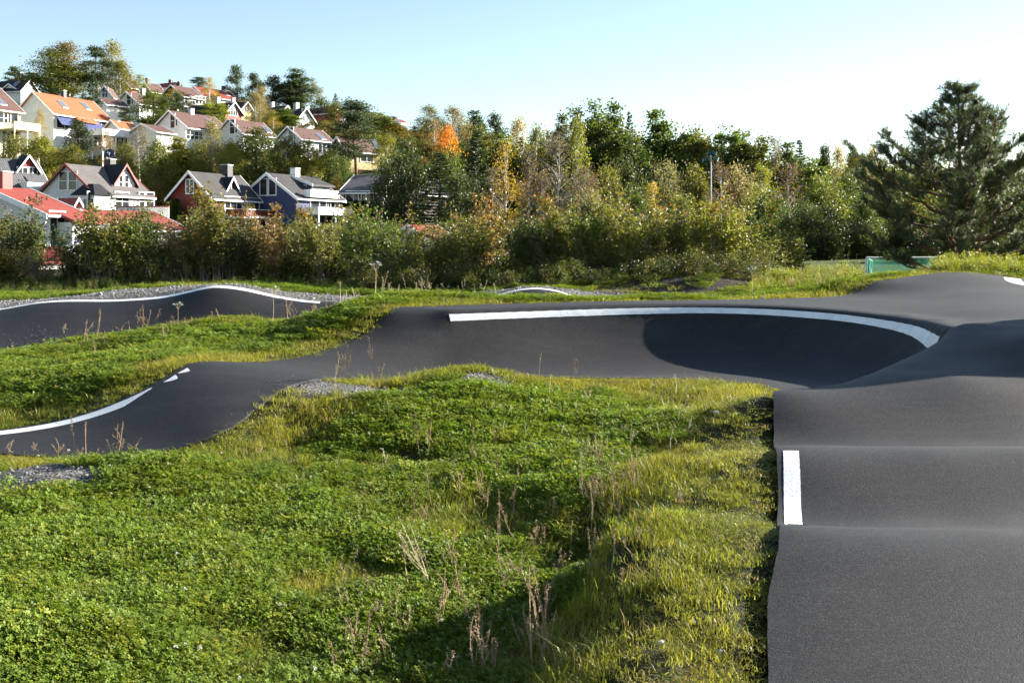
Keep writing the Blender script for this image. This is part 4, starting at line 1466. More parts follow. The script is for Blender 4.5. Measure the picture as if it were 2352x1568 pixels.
class House:
    def __init__(s, label, apex, corner, rend, Y, phi, wall, roof, root=None, name='house', trim=None, base=None, over=.42, barge=True, floor=None, back=None, gable_in=.4, wmax=None, verge=.22):
        if root is None:
            Y = Y * BG
            phi = phi + .8 * math.degrees(math.atan((apex[0] - HX) / FOC))
            if base is not None: base = EYE + (base - EYE) * BG
        phi = math.radians(phi)
        A = P(apex[0], apex[1], Y)
        u = (math.cos(phi), -math.sin(phi)); v = (math.sin(phi), math.cos(phi))
        k = (corner[0] - HX) / FOC
        d = (k * Y - A[0]) / (u[0] - k * u[1])
        ze = EYE - (corner[1] - HY) / FOC * (Y + d * u[1])
        k2 = (rend[0] - HX) / FOC
        L = (k2 * Y - A[0]) / (v[0] - k2 * v[1]) if back is None else back
        s.w, s.L, s.zr, s.ze, s.sg = 2 * abs(d), abs(L), A[2], ze, (1 if d > 0 else -1)
        cx = A[0] + v[0] * L / 2; cy = A[1] + v[1] * L / 2
        new = root is None
        if new:
            zg = min(hat(cx, cy), ze - 2.4) if base is None else base
            root = link(name, None, label=label, cat='house' if name != 'shed' else 'shed', loc=(cx, cy, zg))
        s.root = root
        s.zg = root.location[2] if floor is None else floor
        s.fr = Frame(root, A[0], A[1], phi)
        print('HOUSE', label and label[:44], 'w %.1f L %.1f rise %.1f wall %.1f ang %.0f' % (s.w, s.L, s.zr - s.ze, s.ze - s.zg, math.degrees(math.atan((s.zr - s.ze) / (s.w / 2)))))
        hw = s.w / 2; t = .16
        s.hw = hw; s.sl = (s.zr - s.ze) / hw
        s.wx = hw - over; s.gy = gable_in
        zb = s.zg - .8
        wm = Box(s.fr)
        zt = s.zr - .12
        zc = zt - s.sl * s.wx
        for_y = (s.gy, s.L - s.gy)
        pv = []
        for y in for_y:
            pv += [(-s.wx, y, zb), (s.wx, y, zb), (s.wx, y, zc), (0, y, zt), (-s.wx, y, zc)]
        wm.pts(pv, [(0, 1, 2, 3, 4), (9, 8, 7, 6, 5), (0, 5, 6, 1), (1, 6, 7, 2), (2, 7, 8, 3), (3, 8, 9, 4), (4, 9, 5, 0)])
        wm.obj('wall', WALL[wall] if isinstance(wall, str) else wall, root)
        rb = Box(s.fr)
        for sg in (-1, 1):
            rb.slab((0, 0, s.zr), (sg * hw, 0, s.ze), (sg * hw, s.L, s.ze), (0, s.L, s.zr), t)
        s.roof = rb.obj('roof', ROOF[roof], root, uv=True)
        tm = trim or M_WHITE
        if barge:
            for y in (-.05, s.L + .05):
                for sg in (-1, 1):
                    b = Box(s.fr)
                    h = verge
                    y0, y1 = (y - .03, y + .03)
                    b.pts([(0, y0, s.zr + .05), (sg * (hw + .03), y0, s.ze + .04), (sg * (hw + .03), y0, s.ze - h), (0, y0, s.zr - h * 1.1),
                           (0, y1, s.zr + .05), (sg * (hw + .03), y1, s.ze + .04), (sg * (hw + .03), y1, s.ze - h), (0, y1, s.zr - h * 1.1)],
                          [(0, 1, 2, 3), (7, 6, 5, 4), (0, 4, 5, 1), (1, 5, 6, 2), (2, 6, 7, 3), (3, 7, 4, 0)])
                    b.obj('bargeboard', tm, root)
            g = Box(s.fr).box(s.sg * (hw + .01), s.sg * (hw + .12), .02, s.L - .02, s.ze - .2, s.ze - .03)
            g.obj('gutter', M_WHITE, root)

    # ---- openings
    def win(s, face, px, py, w, h, bars=(1, 0), trim=None, flap=None):
        """px,py: window centre in the picture; face 'g' gable, 's' visible long side"""
        fw = .11; w *= BG * (.74 if face == 'g' else 1.2); h *= BG * .95
        tm = trim or M_WHITE
        if face == 'g':
            x, z = s.fr.ray_y(px, py, s.gy)
            def bx(b, a0, a1, z0, z1, o0, o1): b.box(a0, a1, s.gy - o1, s.gy - o0, z0, z1)
            c = x
        else:
            y, z = s.fr.ray_x(px, py, s.sg * s.wx)
            def bx(b, a0, a1, z0, z1, o0, o1): b.box(s.sg * (s.wx + o0), s.sg * (s.wx + o1), a0, a1, z0, z1)
            c = y
        f = Box(s.fr)
        bx(f, c - w / 2, c + w / 2, z + h / 2 - fw, z + h / 2, -.02, .07)
        bx(f, c - w / 2, c + w / 2, z - h / 2, z - h / 2 + fw, -.02, .09)
        bx(f, c - w / 2, c - w / 2 + fw, z - h / 2 + fw, z + h / 2 - fw, -.02, .07)
        bx(f, c + w / 2 - fw, c + w / 2, z - h / 2 + fw, z + h / 2 - fw, -.02, .07)
        for i in range(bars[0]):
            a = c - w / 2 + w * (i + 1) / (bars[0] + 1)
            bx(f, a - .045, a + .045, z - h / 2 + fw, z + h / 2 - fw, -.02, .06)
        for i in range(bars[1]):
            a = z - h / 2 + h * (i + 1) / (bars[1] + 1)
            bx(f, c - w / 2 + fw, c + w / 2 - fw, a - .03, a + .03, -.02, .05)
        o = f.obj('window', tm, s.root)
        g = Box(s.fr)
        bx(g, c - w / 2 + .05, c + w / 2 - .05, z - h / 2 + .05, z + h / 2 - .05, .0, .03)
        g.obj('pane', glass(), o)
        if flap:
            a = Box(s.fr)
            d = flap
            if face == 's':
                x0 = s.sg * (s.wx + .08); x1 = s.sg * (s.wx + .08 + d)
                a.slab((x0, c - w / 2 - .1, z + h / 2), (x0, c + w / 2 + .1, z + h / 2), (x1, c + w / 2 + .1, z + h / 2 - d * 1.1), (x1, c - w / 2 - .1, z + h / 2 - d * 1.1), .05)
                a.obj('awning', M_AWN, s.root)
        return o

    def skylight(s, px, py, w=1.0, h=1.7):
        # on the visible roof plane: march along x
        best = None
        for x in np.linspace(.05, .98, 120) * s.hw * s.sg:
            y, z = s.fr.ray_x(px, py, x)
            e = abs(z - (s.zr - s.sl * abs(x)))
            if best is None or e < best[0]:
                best = (e, x, y)
        _, x, y = best
        c = math.cos(math.atan(s.sl)) * h / 2
        def plane(b, gr, up):
            xa, xb = abs(x) - c - gr, abs(x) + c + gr
            f = lambda xx: s.zr - s.sl * xx + up
            b.slab((s.sg * xa, y - w / 2 - gr, f(xa)), (s.sg * xb, y - w / 2 - gr, f(xb)), (s.sg * xb, y + w / 2 + gr, f(xb)), (s.sg * xa, y + w / 2 + gr, f(xa)), .12)
            return b
        o = plane(Box(s.fr), .09, .09).obj('skylight', M_GREYM, s.root)
        plane(Box(s.fr), 0, .11).obj('pane', glass_sky(), o)

    def chimney(s, px, py, w=.6, mat=None, drop=1.6, hgt=None, y=None):
        x = 0.0; w = w * 1.2
        yy, z = s.fr.ray_x(px, py, x)
        if y is not None: yy = y
        b = Box(s.fr).box(-w / 2, w / 2, yy - w / 2, yy + w / 2, s.zr - drop, z)
        o = b.obj('chimney', mat or M_BLACK, s.roof)
        Box(s.fr).box(-w / 2 - .06, w / 2 + .06, yy - w / 2 - .06, yy + w / 2 + .06, z + .003, z + .09).obj('chimney_cap', M_GREYM, s.roof)
        return yy, z

    def dormer(s, apex, corner, wall, roof, xfrac=.75, trim=None, sill=None, back_z=None):
        """gabled dormer on the visible slope; returns a House used as parts of this one"""
        x = s.sg * s.hw * xfrac
        y, z = s.fr.ray_x(apex[0], apex[1], x)
        a = s.fr.w(x, y, z)
        ph = math.degrees(s.fr.phi) - 90 * s.sg
        h = House(None, apex, corner, apex, a[1], ph, wall, roof, root=s.root, trim=trim, floor=(z - 3.2 if sill is None else sill) + .8, back=abs(x) * .98, gable_in=.35, over=.3)
        return h

    def balcony(s, p0, p1, depth, mat, rail='panel', face='s', top=None, posts=False, cap=None):
        """p0 upper left, p1 lower right corner of its front panel in the picture"""
        depth *= 1.2
        xo = s.sg * (s.wx + depth)
        y0, z0 = s.fr.ray_x(p0[0], p0[1], xo); y1, z1 = s.fr.ray_x(p1[0], p1[1], xo)
        y0, y1 = min(y0, y1), max(y0, y1); zt, zb = max(z0, z1), min(z0, z1)
        xi = s.sg * s.wx
        fl = Box(s.fr).box(xi, xo, y0, y1, zb - .12, zb + .03).obj('balcony_floor', M_WHITE if mat is not M_YWOOD else M_YWOOD, s.root)
        if rail == 'panel':
            Box(s.fr).box(xo - s.sg * .06, xo, y0, y1, zb + .034, zt).obj('balcony_panel', mat, s.root)
            for y in (y0, y1 - .06):
                Box(s.fr).box(xi, xo - s.sg * .064, y, y + .06, zb + .034, zt).obj('balcony_panel', mat, s.root)
        else:
            b = Box(s.fr)
            n = max(6, int((y1 - y0) / .22))
            for i in range(n + 1):
                a = y0 + .03 + (y1 - y0 - .12) * i / n
                b.box(xo - s.sg * .05, xo - s.sg * .01, a, a + .12, zb + .034, zt - .083)
            m = max(3, int(depth / .22))
            for i in range(m):
                a = xi + (xo - s.sg * .1 - xi) * (i + .4) / m
                for y in (y0, y1 - .04):
                    b.box(a, a + .11, y, y + .04, zb + .034, zt - .083)
            b.obj('balusters', mat, s.root)
        c = Box(s.fr)
        c.box(xo - s.sg * .1, xo + s.sg * .03, y0 - .03, y1 + .03, zt + .003, zt + .06)
        for y in (y0 - .03, y1 - .05):
            c.box(xi, xo - s.sg * .104, y, y + .08, zt + .003, zt + .06)
        c.obj('handrail', cap or mat, s.root)
        if posts:
            for y in (y0 + .1, (y0 + y1) / 2, y1 - .22):
                Box(s.fr).box(xo - s.sg * .2, xo - s.sg * .06, y, y + .14, s.zg - .3, zb - .124).obj('post', mat, s.root)
        return y0, y1, zb, zt


def glass_sky():
    if 'skylight_glass' in MATS: return MATS['skylight_glass']
    m, nt, out = new_mat('skylight_glass')
    p = N(nt, 'BsdfPrincipled', {'Base Color': (.16, .19, .22, 1), 'Roughness': .12, 'Specular IOR Level': .9, 'Metallic': .3})
    nt.links.new(p.outputs[0], out.inputs[0])
    MATS['skylight_glass'] = m
    return m


# ------------------------------------------------------------------ houses on the hill
# orange roof
h = House('white house with bright orange tiled roof and blue awnings', Z(1, 365, 648), Z(1, 610, 902), Z(1, 1057, 710), 130, 42, 'white', 'orange', base=12.0)
h.skylight(*Z(1, 712, 797)); h.skylight(*Z(1, 976, 820))
h.chimney(*Z(1, 725, 645), w=.5)
h.win('s', *Z(1, 735, 1010), 2.2, 1.5, (1, 0), flap=1.2); h.win('s', *Z(1, 995, 1040), 2.6, 1.9, (1, 0), flap=1.9)
h.win('s', *Z(1, 1150, 1030), 1.6, 1.2, (1, 1)); h.win('s', *Z(1, 1110, 1225), 1.2, 1.4, (1, 0)); h.win('s', *Z(1, 900, 1240), 1.4, 1.2, (1, 0))
h.win('g', *Z(1, 425, 750), .35, .35, (0, 0)); h.win('g', *Z(1, 520, 930), .35, .35, (0, 0))
b = Box(h.fr)
y0, z0 = h.fr.ray_x(*Z(1, 850, 915), h.hw); y1, _ = h.fr.ray_x(*Z(1, 1070, 930), h.hw)
b.slab((h.hw * .9, y0, h.ze + h.sl * h.hw * .1 + .06), (h.hw + .9, y0, h.ze - h.sl * .9 + .06), (h.hw + .9, y1, h.ze - h.sl * .9 + .06), (h.hw * .9, y1, h.ze + h.sl * h.hw * .1 + .06), .16)
b.obj('porch_roof', ROOF['orange'], h.root, uv=True)
h.balcony(Z(1, 1050, 1080), Z(1, 1290, 1165), 1.6, M_WHITE, posts=True)
Box(h.fr).box(-h.wx - .02, h.wx - .02, h.gy - .06, h.gy - .02, h.zg - .5, h.zg + 2.4).obj('foundation', M_CONC, h.root)
h = House('low annex with orange tiled roof and long white balcony', Z(1, 1255, 970), Z(1, 1350, 1068), Z(1, 1497, 985), 132, 42, 'white', 'orange', base=11.5)
h.chimney(*Z(1, 1340, 990), w=.4, mat=M_GREYM, drop=.6)
h.balcony(Z(1, 1165, 1072), Z(1, 1470, 1168), 1.8, M_WHITE, posts=True)
h.win('s', *Z(1, 1350, 1225), 1.4, 1.3); h.win('s', *Z(1, 1420, 1225), 1.2, 1.3)
# far left, brown roof with the yellow balcony
h = House('white house with brown roof and yellow railed balcony at the left edge', Z(1, -330, 560), Z(1, -40, 850), Z(1, 0, 612), 118, 46, 'cream', 'brown', base=11.0)
h.win('s', *Z(1, 30, 950), 1.1, 1.3, (0, 1)); h.win('s', *Z(1, 120, 960), 1.6, 1.4, (1, 0)); h.win('s', *Z(1, 70, 1165), 1.0, 1.3); h.win('s', *Z(1, 160, 1165), 1.0, 1.3)
h.skylight(*Z(1, 5, 765))
h.balcony(Z(1, 160, 992), Z(1, 460, 1100), 2.6, M_YWOOD, 'bars', posts=True)
# top left black roof
h = House('black-roofed house with white front gable at the far left hilltop', Z(1, 350, 508), Z(1, 235, 642), Z(1, -150, 480), 178, -48, 'lilac', 'black', base=23)
h.chimney(*Z(1, 232, 440), w=.7); h.skylight(*Z(1, 170, 580))
d = h.dormer(Z(1, 95, 560), Z(1, 222, 642), 'white', 'brown', .8)
d.win('g', *Z(1, 140, 690), 1.4, .8)
h = House('small white gable house right of the narrow spruce', Z(1, 1182, 580), Z(1, 1292, 722), Z(1, 1260, 590), 150, 14, 'white', 'brown', base=16)
h.win('g', *Z(1, 1195, 665), 1.2, 1.5, (1, 1))
h = House('white garage with brown roof below the small white gable house', Z(1, 1120, 715), Z(1, 1205, 795), Z(1, 1388, 720), 143, 55, 'white', 'brown', base=14)
h.win('s', *Z(1, 1320, 825), 1.9, .5, (2, 0))
# brown roofs, middle
h = House('white house with long brown roof behind the round green tree', Z(1, 1425, 648), Z(1, 1585, 790), Z(1, 1872, 690), 162, 42, 'white', 'brown', base=17)
h.win('g', *Z(1, 1468, 740), 1.3, 1.9, (0, 1)); h.win('g', *Z(1, 1508, 760), .7, 1.0, (0, 1)); h.skylight(*Z(1, 2085, 795))
h.chimney(*Z(1, 1622, 625), w=.6, mat=M_GREYM)
h = House('brown-roofed terrace house with two chimneys on the skyline', Z(1, 1640, 545), Z(1, 1725, 655), Z(1, 1808, 556), 192, 46, 'pink', 'brown', base=25)
h.chimney(*Z(1, 1680, 503), w=.7); h.win('g', *Z(1, 1650, 620), 1.2, 1.2)
h = House('leftmost brown-roofed terrace house on the skyline', Z(1, 1400, 500), Z(1, 1490, 610), Z(1, 1545, 517), 194, 46, 'pink', 'brown', base=25)
h.chimney(*Z(1, 1493, 468), w=.7)
h = House('dark red-roofed terrace house behind the others on the skyline', Z(1, 2012, 543), Z(1, 1960, 600), Z(1, 1815, 560), 200, -48, 'white', 'rust', base=27)
h.chimney(*Z(1, 1946, 520), w=.7); h.chimney(*Z(1, 2080, 538), w=.7, y=-.9)
h = House('dark-walled terrace house with brown roof and white windows', Z(1, 1940, 572), Z(1, 2087, 705), Z(1, 2190, 592), 184, 44, 'dark', 'brown', base=25)
for xx in (2130, 2185, 2255, 2300): h.win('s', *Z(1, xx, 752), 1.3, 1.5, (1, 1))
h = House('long house with dark red roof at the right of the hilltop terrace', Z(2, 45, 363), Z(2, 150, 468), Z(2, 424, 404), 196, 48, 'white', 'rust', base=27)
h.chimney(*Z(2, 357, 366), w=.6); h.skylight(*Z(2, 388, 443))
# second row
h = House('white house with brown roof and skylight in the middle of the slope', Z(1, 1915, 862), Z(1, 2135, 1060), Z(2, 255, 655), 136, 43, 'white', 'brown', base=13)
h.win('g', *Z(1, 1965, 985), 1.2, 2.0, (0, 1)); h.win('g', *Z(1, 2010, 1005), .6, 1.0, (0, 0)); h.skylight(*Z(2, 233, 745))
h.win('s', *Z(2, 50, 880), 2.4, 1.2, (3, 1)); h.win('s', *Z(2, 370, 895), 1.6, 1.0, (1, 1)); h.chimney(*Z(2, 15, 605), w=.6, mat=M_GREYM)
h = House('low white garage with brown and black roof beside the orange annex', Z(1, 1600, 1012), Z(1, 1780, 1105), Z(1, 1835, 1035), 131, 44, 'white', 'brown', base=11.5)
h = House('red-gabled house with black roof below the red hilltop roof', Z(2, 478, 527), Z(2, 375, 645), Z(2, 10, 548), 160, -46, 'pink', 'black', base=18)
h.win('g', *Z(2, 455, 622), 2.4, 1.6, (3, 1)); h.chimney(*Z(2, 295, 485), w=.6, mat=M_GREYM); h.chimney(*Z(2, 455, 490), w=.5, mat=M_GREYM)
h = House('yellow-gabled house with black roof behind the pale birch', Z(2, 612, 525), Z(2, 545, 602), Z(2, 470, 515), 170, -46, 'yellow', 'black', base=20)
h.win('g', *Z(2, 600, 590), 1.4, 1.4, (1, 1))
h = House('white house with brown roof right of the slim light green tree', Z(2, 405, 700), Z(2, 562, 860), Z(2, 772, 725), 138, 43, 'white', 'brown', base=12.5)
h.win('g', *Z(2, 450, 790), 1.3, 2.0, (0, 1)); h.win('g', *Z(2, 492, 815), .7, 1.1, (0, 1)); h.skylight(*Z(2, 810, 822)); h.win('s', *Z(2, 940, 935), 1.4, .9, (1, 0))
h = House('white house with brown roof and skylight nearest to the big tall pine', Z(2, 1025, 783), Z(2, 1172, 915), Z(2, 1388, 808), 132, 43, 'lilac', 'brown', base=11.5)
h.win('g', *Z(2, 1065, 870), 1.3, 1.9, (0, 1)); h.win('g', *Z(2, 1105, 890), .6, 1.0, (0, 1)); h.skylight(*Z(2, 1378, 893))
h.win('s', *Z(2, 1390, 1020), 1.2, 1.3); h.win('s', *Z(2, 1480, 1030), 1.2, 1.3)
h = House('white gable house with black roof right of the hilltop trees', Z(2, 1230, 587), Z(2, 1115, 733), Z(2, 1000, 605), 162, -44, 'white', 'black', base=18)
h.win('g', *Z(2, 1200, 670), 1.1, 2.0, (1, 1)); h.win('g', *Z(2, 1232, 660), 1.0, 2.2, (1, 1)); h.win('g', *Z(2, 1160, 775), 1.2, 1.0); h.chimney(*Z(2, 1050, 550), w=.7, mat=M_GREYM, y=3.0)
h = House('black-roofed house half hidden by bushes below the hilltop trees', Z(2, 1030, 565), Z(2, 950, 650), Z(2, 800, 570), 176, -46, 'white', 'black', base=21)
h.chimney(*Z(2, 868, 535), w=.6, mat=M_GREYM)
h = House('brown-gabled house under the lone pointed spruce', Z(2, 1580, 568), Z(2, 1530, 640), Z(2, 1250, 522), 186, -50, 'pink', 'brown', base=23)
for i, (ap, co, re, ch) in enumerate((((1740, 618), (1850, 700), (1910, 643), (1868, 607)), ((1965, 668), (2080, 735), (2092, 690), (2010, 652)), ((2105, 703), (2215, 760), (2228, 712), (2157, 686)))):
    h = House(('upper', 'middle', 'lower')[i] + ' of the three stepped red-roofed houses on the far ridge', Z(2, *ap), Z(2, *co), Z(2, *re), 228, 50, 'white', 'rust', base=28)
    h.chimney(*Z(2, *ch), w=.7)
    h.skylight(*Z(2, re[0] - 30, re[1] + 25))
h = House('yellow house with brown roof behind the big tall pine', Z(2, 1540, 890), Z(2, 1640, 1045), Z(2, 1935, 905), 124, 52, 'yellow', 'brown', base=9.5)
h.win('s', *Z(2, 1860, 1110), 1.6, 1.2, (1, 0)); h.skylight(*Z(2, 1955, 975)); h.win('s', *Z(2, 1680, 1090), 1.4, 1.2, (1, 0))
Box(h.fr).box(h.wx + .02, h.wx + .9, .6, h.L - .6, h.ze - 3.4, h.ze - 2.6).obj('balcony_panel', plain('brown_wood', (.22, .10, .04), .6), h.root)
# solar panels
h = House('house with blue-grey solar panels on its roof left of the orange maple', Z(5, 285, 425), Z(5, 430, 540), Z(5, 475, 440), 148, 48, 'white', 'rust', base=13)
c0 = .12; n = 0
for i in range(6):
    for j in range(3):
        x0, x1 = h.hw * (c0 + j * .28), h.hw * (c0 + j * .28 + .26)
        y0 = .4 + (h.L - .8) * i / 6; y1 = y0 + (h.L - .8) / 6 - .06
        f = lambda xx: h.zr - h.sl * xx + .12
        Box(h.fr).slab((x0, y0, f(x0)), (x1, y0, f(x1)), (x1, y1, f(x1)), (x0, y1, f(x0)), .06).obj('solar_panel', M_SOLAR, h.root)

# ------------------------------------------------------------------ houses along the foot of the hill
# black tiled dormer house, far left
h = House('dark-roofed house with red-and-white dormer at the left edge', Z(3, -220, 160), Z(3, -40, 505), Z(3, 405, 290), 92, 50, 'brightred', 'slate', base=3.2)
d = h.dormer(Z(3, 322, 140), Z(3, 185, 322), 'brightred', 'black', .55)
d.win('g', *Z(3, 245, 383), 1.5, 1.9, (1, 2)); d.win('g', *Z(3, 360, 388), 1.3, 1.9, (1, 2))
h.balcony(Z(3, 300, 447), Z(3, 490, 570), 1.0, M_WHITE)
# big red roof, white walls
h = House('white house with low red tiled roof and red chimney at the left edge', Z(3, -190, 478), Z(3, 520, 795), Z(3, 330, 510), 60, 38, 'lilac', 'red', base=.9, over=.5, verge=.34)
h.win('s', *Z(12, 900, 700), 1.1, 2.2, (1, 0)); h.win('s', *Z(12, 1120, 720), .7, 1.9, (0, 0))
h.chimney(*Z(3, 25, 335), w=.8, mat=M_REDT)
y0, z0 = h.fr.ray_x(*Z(3, 690, 770), h.hw + .2); y1, z1 = h.fr.ray_x(*Z(3, 900, 820), h.hw + 1.4)
b = Box(h.fr)
b.slab((h.hw - .3, y0, h.ze + .3 * h.sl + .05), (h.hw + 1.2, y0, h.ze - 1.2 * h.sl + .05), (h.hw + 1.2, h.L + .2, h.ze - 1.2 * h.sl + .05), (h.hw - .3, h.L + .2, h.ze + .3 * h.sl + .05), .2)
b.obj('porch_roof', ROOF['red'], h.root, uv=True)
Box(h.fr).box(h.hw - .4, h.hw + .9, y0 + .2, h.L - .3, h.zg - .3, h.ze - .9 * h.sl - .2).obj('porch_wall', WALL['white'], h.root)
# little tiled gable
h = House('small gable with orange-red tiles between the red roof and the white house', Z(3, 868, 612), Z(3, 820, 700), Z(3, 640, 618), 74, -42, 'white', 'red', base=2.0, name='shed')
# white house, red bargeboards
h = House('white house with grey roof, red bargeboards and satellite dish', Z(3, 718, 234), Z(3, 1058, 577), Z(3, 1395, 246), 92, 40, 'lilac', 'grey', trim=M_REDT, base=3.4)
h.win('g', *Z(3, 700, 428), 1.35, 1.75, (0, 1)); h.win('g', *Z(3, 806, 428), 1.35, 1.75, (0, 1))
d = h.dormer(Z(3, 1397, 240), Z(3, 1255, 470), 'white', 'black', .72, trim=M_REDT)
d.win('g', *Z(3, 1330, 440), .8, 1.3, (0, 1)); d.win('g', *Z(3, 1392, 440), .8, 1.3, (0, 1))
for xx, ww in ((1010, .9), (1085, .8), (1155, .7), (1345, 1.5), (1570, .8), (1645, 1.1)):
    h.win('s', *Z(3, xx, 655), ww, 1.8, (1 if ww > 1.2 else 0, 1), trim=M_WHITE)
b = Box(h.fr)
zz = h.ze + .05
b.pts([(h.wx - 2.6, -.7, zz - .1), (h.wx + .9, -.7, zz - .1), (h.wx + .9, 2.2, zz - .1), (h.wx - 2.6, 2.2, zz - .1), (h.wx - 1.6, .42, zz + 1.15), (h.wx - .35, .42, zz + 1.15), (h.wx - .35, 1.4, zz + 1.15), (h.wx - 1.6, 1.4, zz + 1.15)],
      [(0, 1, 5, 4), (1, 2, 6, 5), (2, 3, 7, 6), (3, 0, 4, 7), (4, 5, 6, 7), (3, 2, 1, 0)])
b.obj('bay_roof', ROOF['black'], h.root, uv=True)
Box(h.fr).box(h.wx - 2.2, h.wx + .6, -.4, 1.9, h.zg - .3, zz - .12).obj('bay_wall', WALL['white'], h.root)
for a in (-1.6, -.6, .2):
    o = Box(h.fr).box(h.wx + a - .38, h.wx + a + .38, -.46, -.41, zz - 2.1, zz - .45).obj('window', M_WHITE, h.root)
    Box(h.fr).box(h.wx + a - .28, h.wx + a + .28, -.49, -.465, zz - 2.0, zz - .55).obj('pane', glass(), o)
yy, zc = h.chimney(*Z(3, 1215, 195), w=.75, mat=M_BLACK, drop=.6)
# dish
cx, cy, cz = h.fr.w(-.1, yy, zc + .75)
root = link('satellite_dish', None, label='dark round satellite dish on the chimney of the white house', cat='satellite dish', loc=(cx, cy, zc))
bm = bmesh.new()
bmesh.ops.create_uvsphere(bm, u_segments=24, v_segments=12, radius=1.0)
bmesh.ops.delete(bm, geom=[v for v in bm.verts if v.co.z > -.55], context='VERTS')
for v in bm.verts: v.co = Vector((v.co.x * .8, v.co.y * .8, (v.co.z + .55) * .5))
bmesh.ops.solidify(bm, geom=bm.faces, thickness=.03)
me = bpy.data.meshes.new('reflector'); bm.to_mesh(me); bm.free(); me.materials.append(M_DISH)
link('reflector', me, root, loc=(0, 0, .8), rot=(math.radians(68), 0, math.radians(12)))
g = Geo(); g.tube([(0, 0, 0), (0, 0, .85)], [.05, .05], 8); g.tube([(0, .0, .45), (.05, -.75, .8)], [.025, .025], 6)
link('mast', g.mesh('mast', [M_GREYM]), root)
g = Geo(); g.tube([(.05, -.72, .78), (.03, -.6, .82)], [.07, .05], 8)
link('receiver', g.mesh('receiver', [M_WHITE]), root)
# terrace wall in front of it and the low red roof
wl = Frame(link('terrace_wall', None, label='white terrace wall with red coping below the white house', cat='wall', loc=(*P(*Z(3, 1580, 800), 84 * BG)[:2], 3.0)), *P(*Z(3, 1290, 760), 84 * BG)[:2], math.radians(90))
x1 = P(*Z(3, 1862, 760), 84 * BG)[0] - wl.o[0]
zt = P(*Z(3, 1290, 718), 84 * BG)[2]
Box(wl).box(-.1, .1, 0, x1, zt - 3.4, zt).obj('wall', WALL['white'], wl.root)
Box(wl).box(-.16, .16, -.05, x1 + .05, zt + .003, zt + .12).obj('coping', M_REDT, wl.root)
h = House('low white outbuilding with red tiled roof behind the hedge', Z(3, 880, 735), Z(3, 1300, 960), Z(3, 1700, 752), 76, 46, 'white', 'red', base=1.2)
h.win('s', *Z(3, 1440, 1080), 1.2, 1.6, (1, 0)); h.win('s', *Z(3, 1620, 1080), 1.0, 1.2, (1, 0))
# red house
h = House('dark red house with grey roof, white bargeboards and triangular dormer', Z(4, 298, 208), Z(4, 545, 492), Z(4, 828, 234), 88, 36, 'red', 'dgrey', base=2.2, verge=.26)
h.win('g', *Z(4, 315, 368), 1.15, 1.3, (1, 1))
d = h.dormer(Z(4, 762, 268), Z(4, 675, 448), 'brightred', 'black', .66)
x, z = d.fr.ray_y(*Z(4, 752, 400), d.gy)
b = Box(d.fr); g = Box(d.fr)
g.pts([(-1.05, d.gy - .03, z - .75), (1.05, d.gy - .03, z - .75), (0, d.gy - .03, z + 1.0), (-1.05, d.gy + .02, z - .75), (1.05, d.gy + .02, z - .75), (0, d.gy + .02, z + 1.0)], [(0, 1, 2), (3, 5, 4), (0, 3, 4, 1), (1, 4, 5, 2), (2, 5, 3, 0)])
b.box(-.05, .05, d.gy - .09, d.gy - .035, z - .6, z + .75); b.box(-1.2, 1.2, d.gy - .09, d.gy - .035, z - .9, z - .74)
o = b.obj('window', M_WHITE, h.root); g.obj('pane', glass(), o)
h.chimney(*Z(4, 695, 152), w=.75, mat=M_BLACK, drop=1.5)
o = h.win('s', *Z(4, 790, 600), 2.6, 2.2, (3, 3)); h.win('s', *Z(4, 950, 570), 1.8, 1.5, (2, 0))
h.balcony(Z(4, 875, 603), Z(4, 1190, 690), 1.8, WALL['red'], cap=M_WHITE, posts=True)
s2 = House('low red shed with red roof below the balcony of the red house', Z(4, 800, 790), Z(4, 960, 905), Z(4, 1180, 795), 80, 52, 'brightred', 'red', base=.9, name='shed', barge=False)
Box(s2.fr).box(.2, .6, s2.L * .45, s2.L * .45 + .35, s2.zr - .5, P(*Z(4, 1045, 690), 80 * BG)[2]).obj('chimney', M_REDT, s2.roof)
# blue house
h = House('blue house with white trim and two white balconies', Z(4, 1100, 225), Z(4, 1420, 487), Z(4, 1612, 250), 93, 38, 'blue', 'dgrey', base=2.6, verge=.3)
h.win('g', *Z(4, 1075, 375), 1.2, 1.6, (0, 0)); h.win('g', *Z(4, 1166, 372), 1.2, 1.6, (0, 0))
h.chimney(*Z(4, 1398, 185), w=.65, mat=M_WHITE, drop=.5)
# shed dormer
xa, xb = h.hw * .12, h.hw * .66
ya, _ = h.fr.ray_x(*Z(4, 1560, 350), xb); yb, _ = h.fr.ray_x(*Z(4, 1760, 330), xb)
ya, yb = max(ya, h.L * .35), min(max(yb, h.L * .8), h.L - .3)
ztop = h.zr - h.sl * xa + .18; zlow = P(*Z(4, 1600, 322), 91 * BG)[2]
Box(h.fr).slab((xa, ya - .3, ztop), (xb + .5, ya - .3, zlow), (xb + .5, yb + .3, zlow), (xa, yb + .3, ztop), .2).obj('dormer_roof', ROOF['dgrey'], h.root, uv=True)
b = Box(h.fr)
zs = lambda xx: ztop + (zlow - ztop) * (xx - xa) / (xb + .5 - xa) - .24
b.pts([(xa, ya, h.zr - h.sl * xa - .3), (xb, ya, h.zr - h.sl * xb - .3), (xb, ya, zs(xb)), (xa, ya, zs(xa)), (xa, yb, h.zr - h.sl * xa - .3), (xb, yb, h.zr - h.sl * xb - .3), (xb, yb, zs(xb)), (xa, yb, zs(xa))],
      [(0, 1, 2, 3), (7, 6, 5, 4), (0, 4, 5, 1), (1, 5, 6, 2), (2, 6, 7, 3), (3, 7, 4, 0)])
b.obj('dormer_wall', WALL['blue'], h.root)
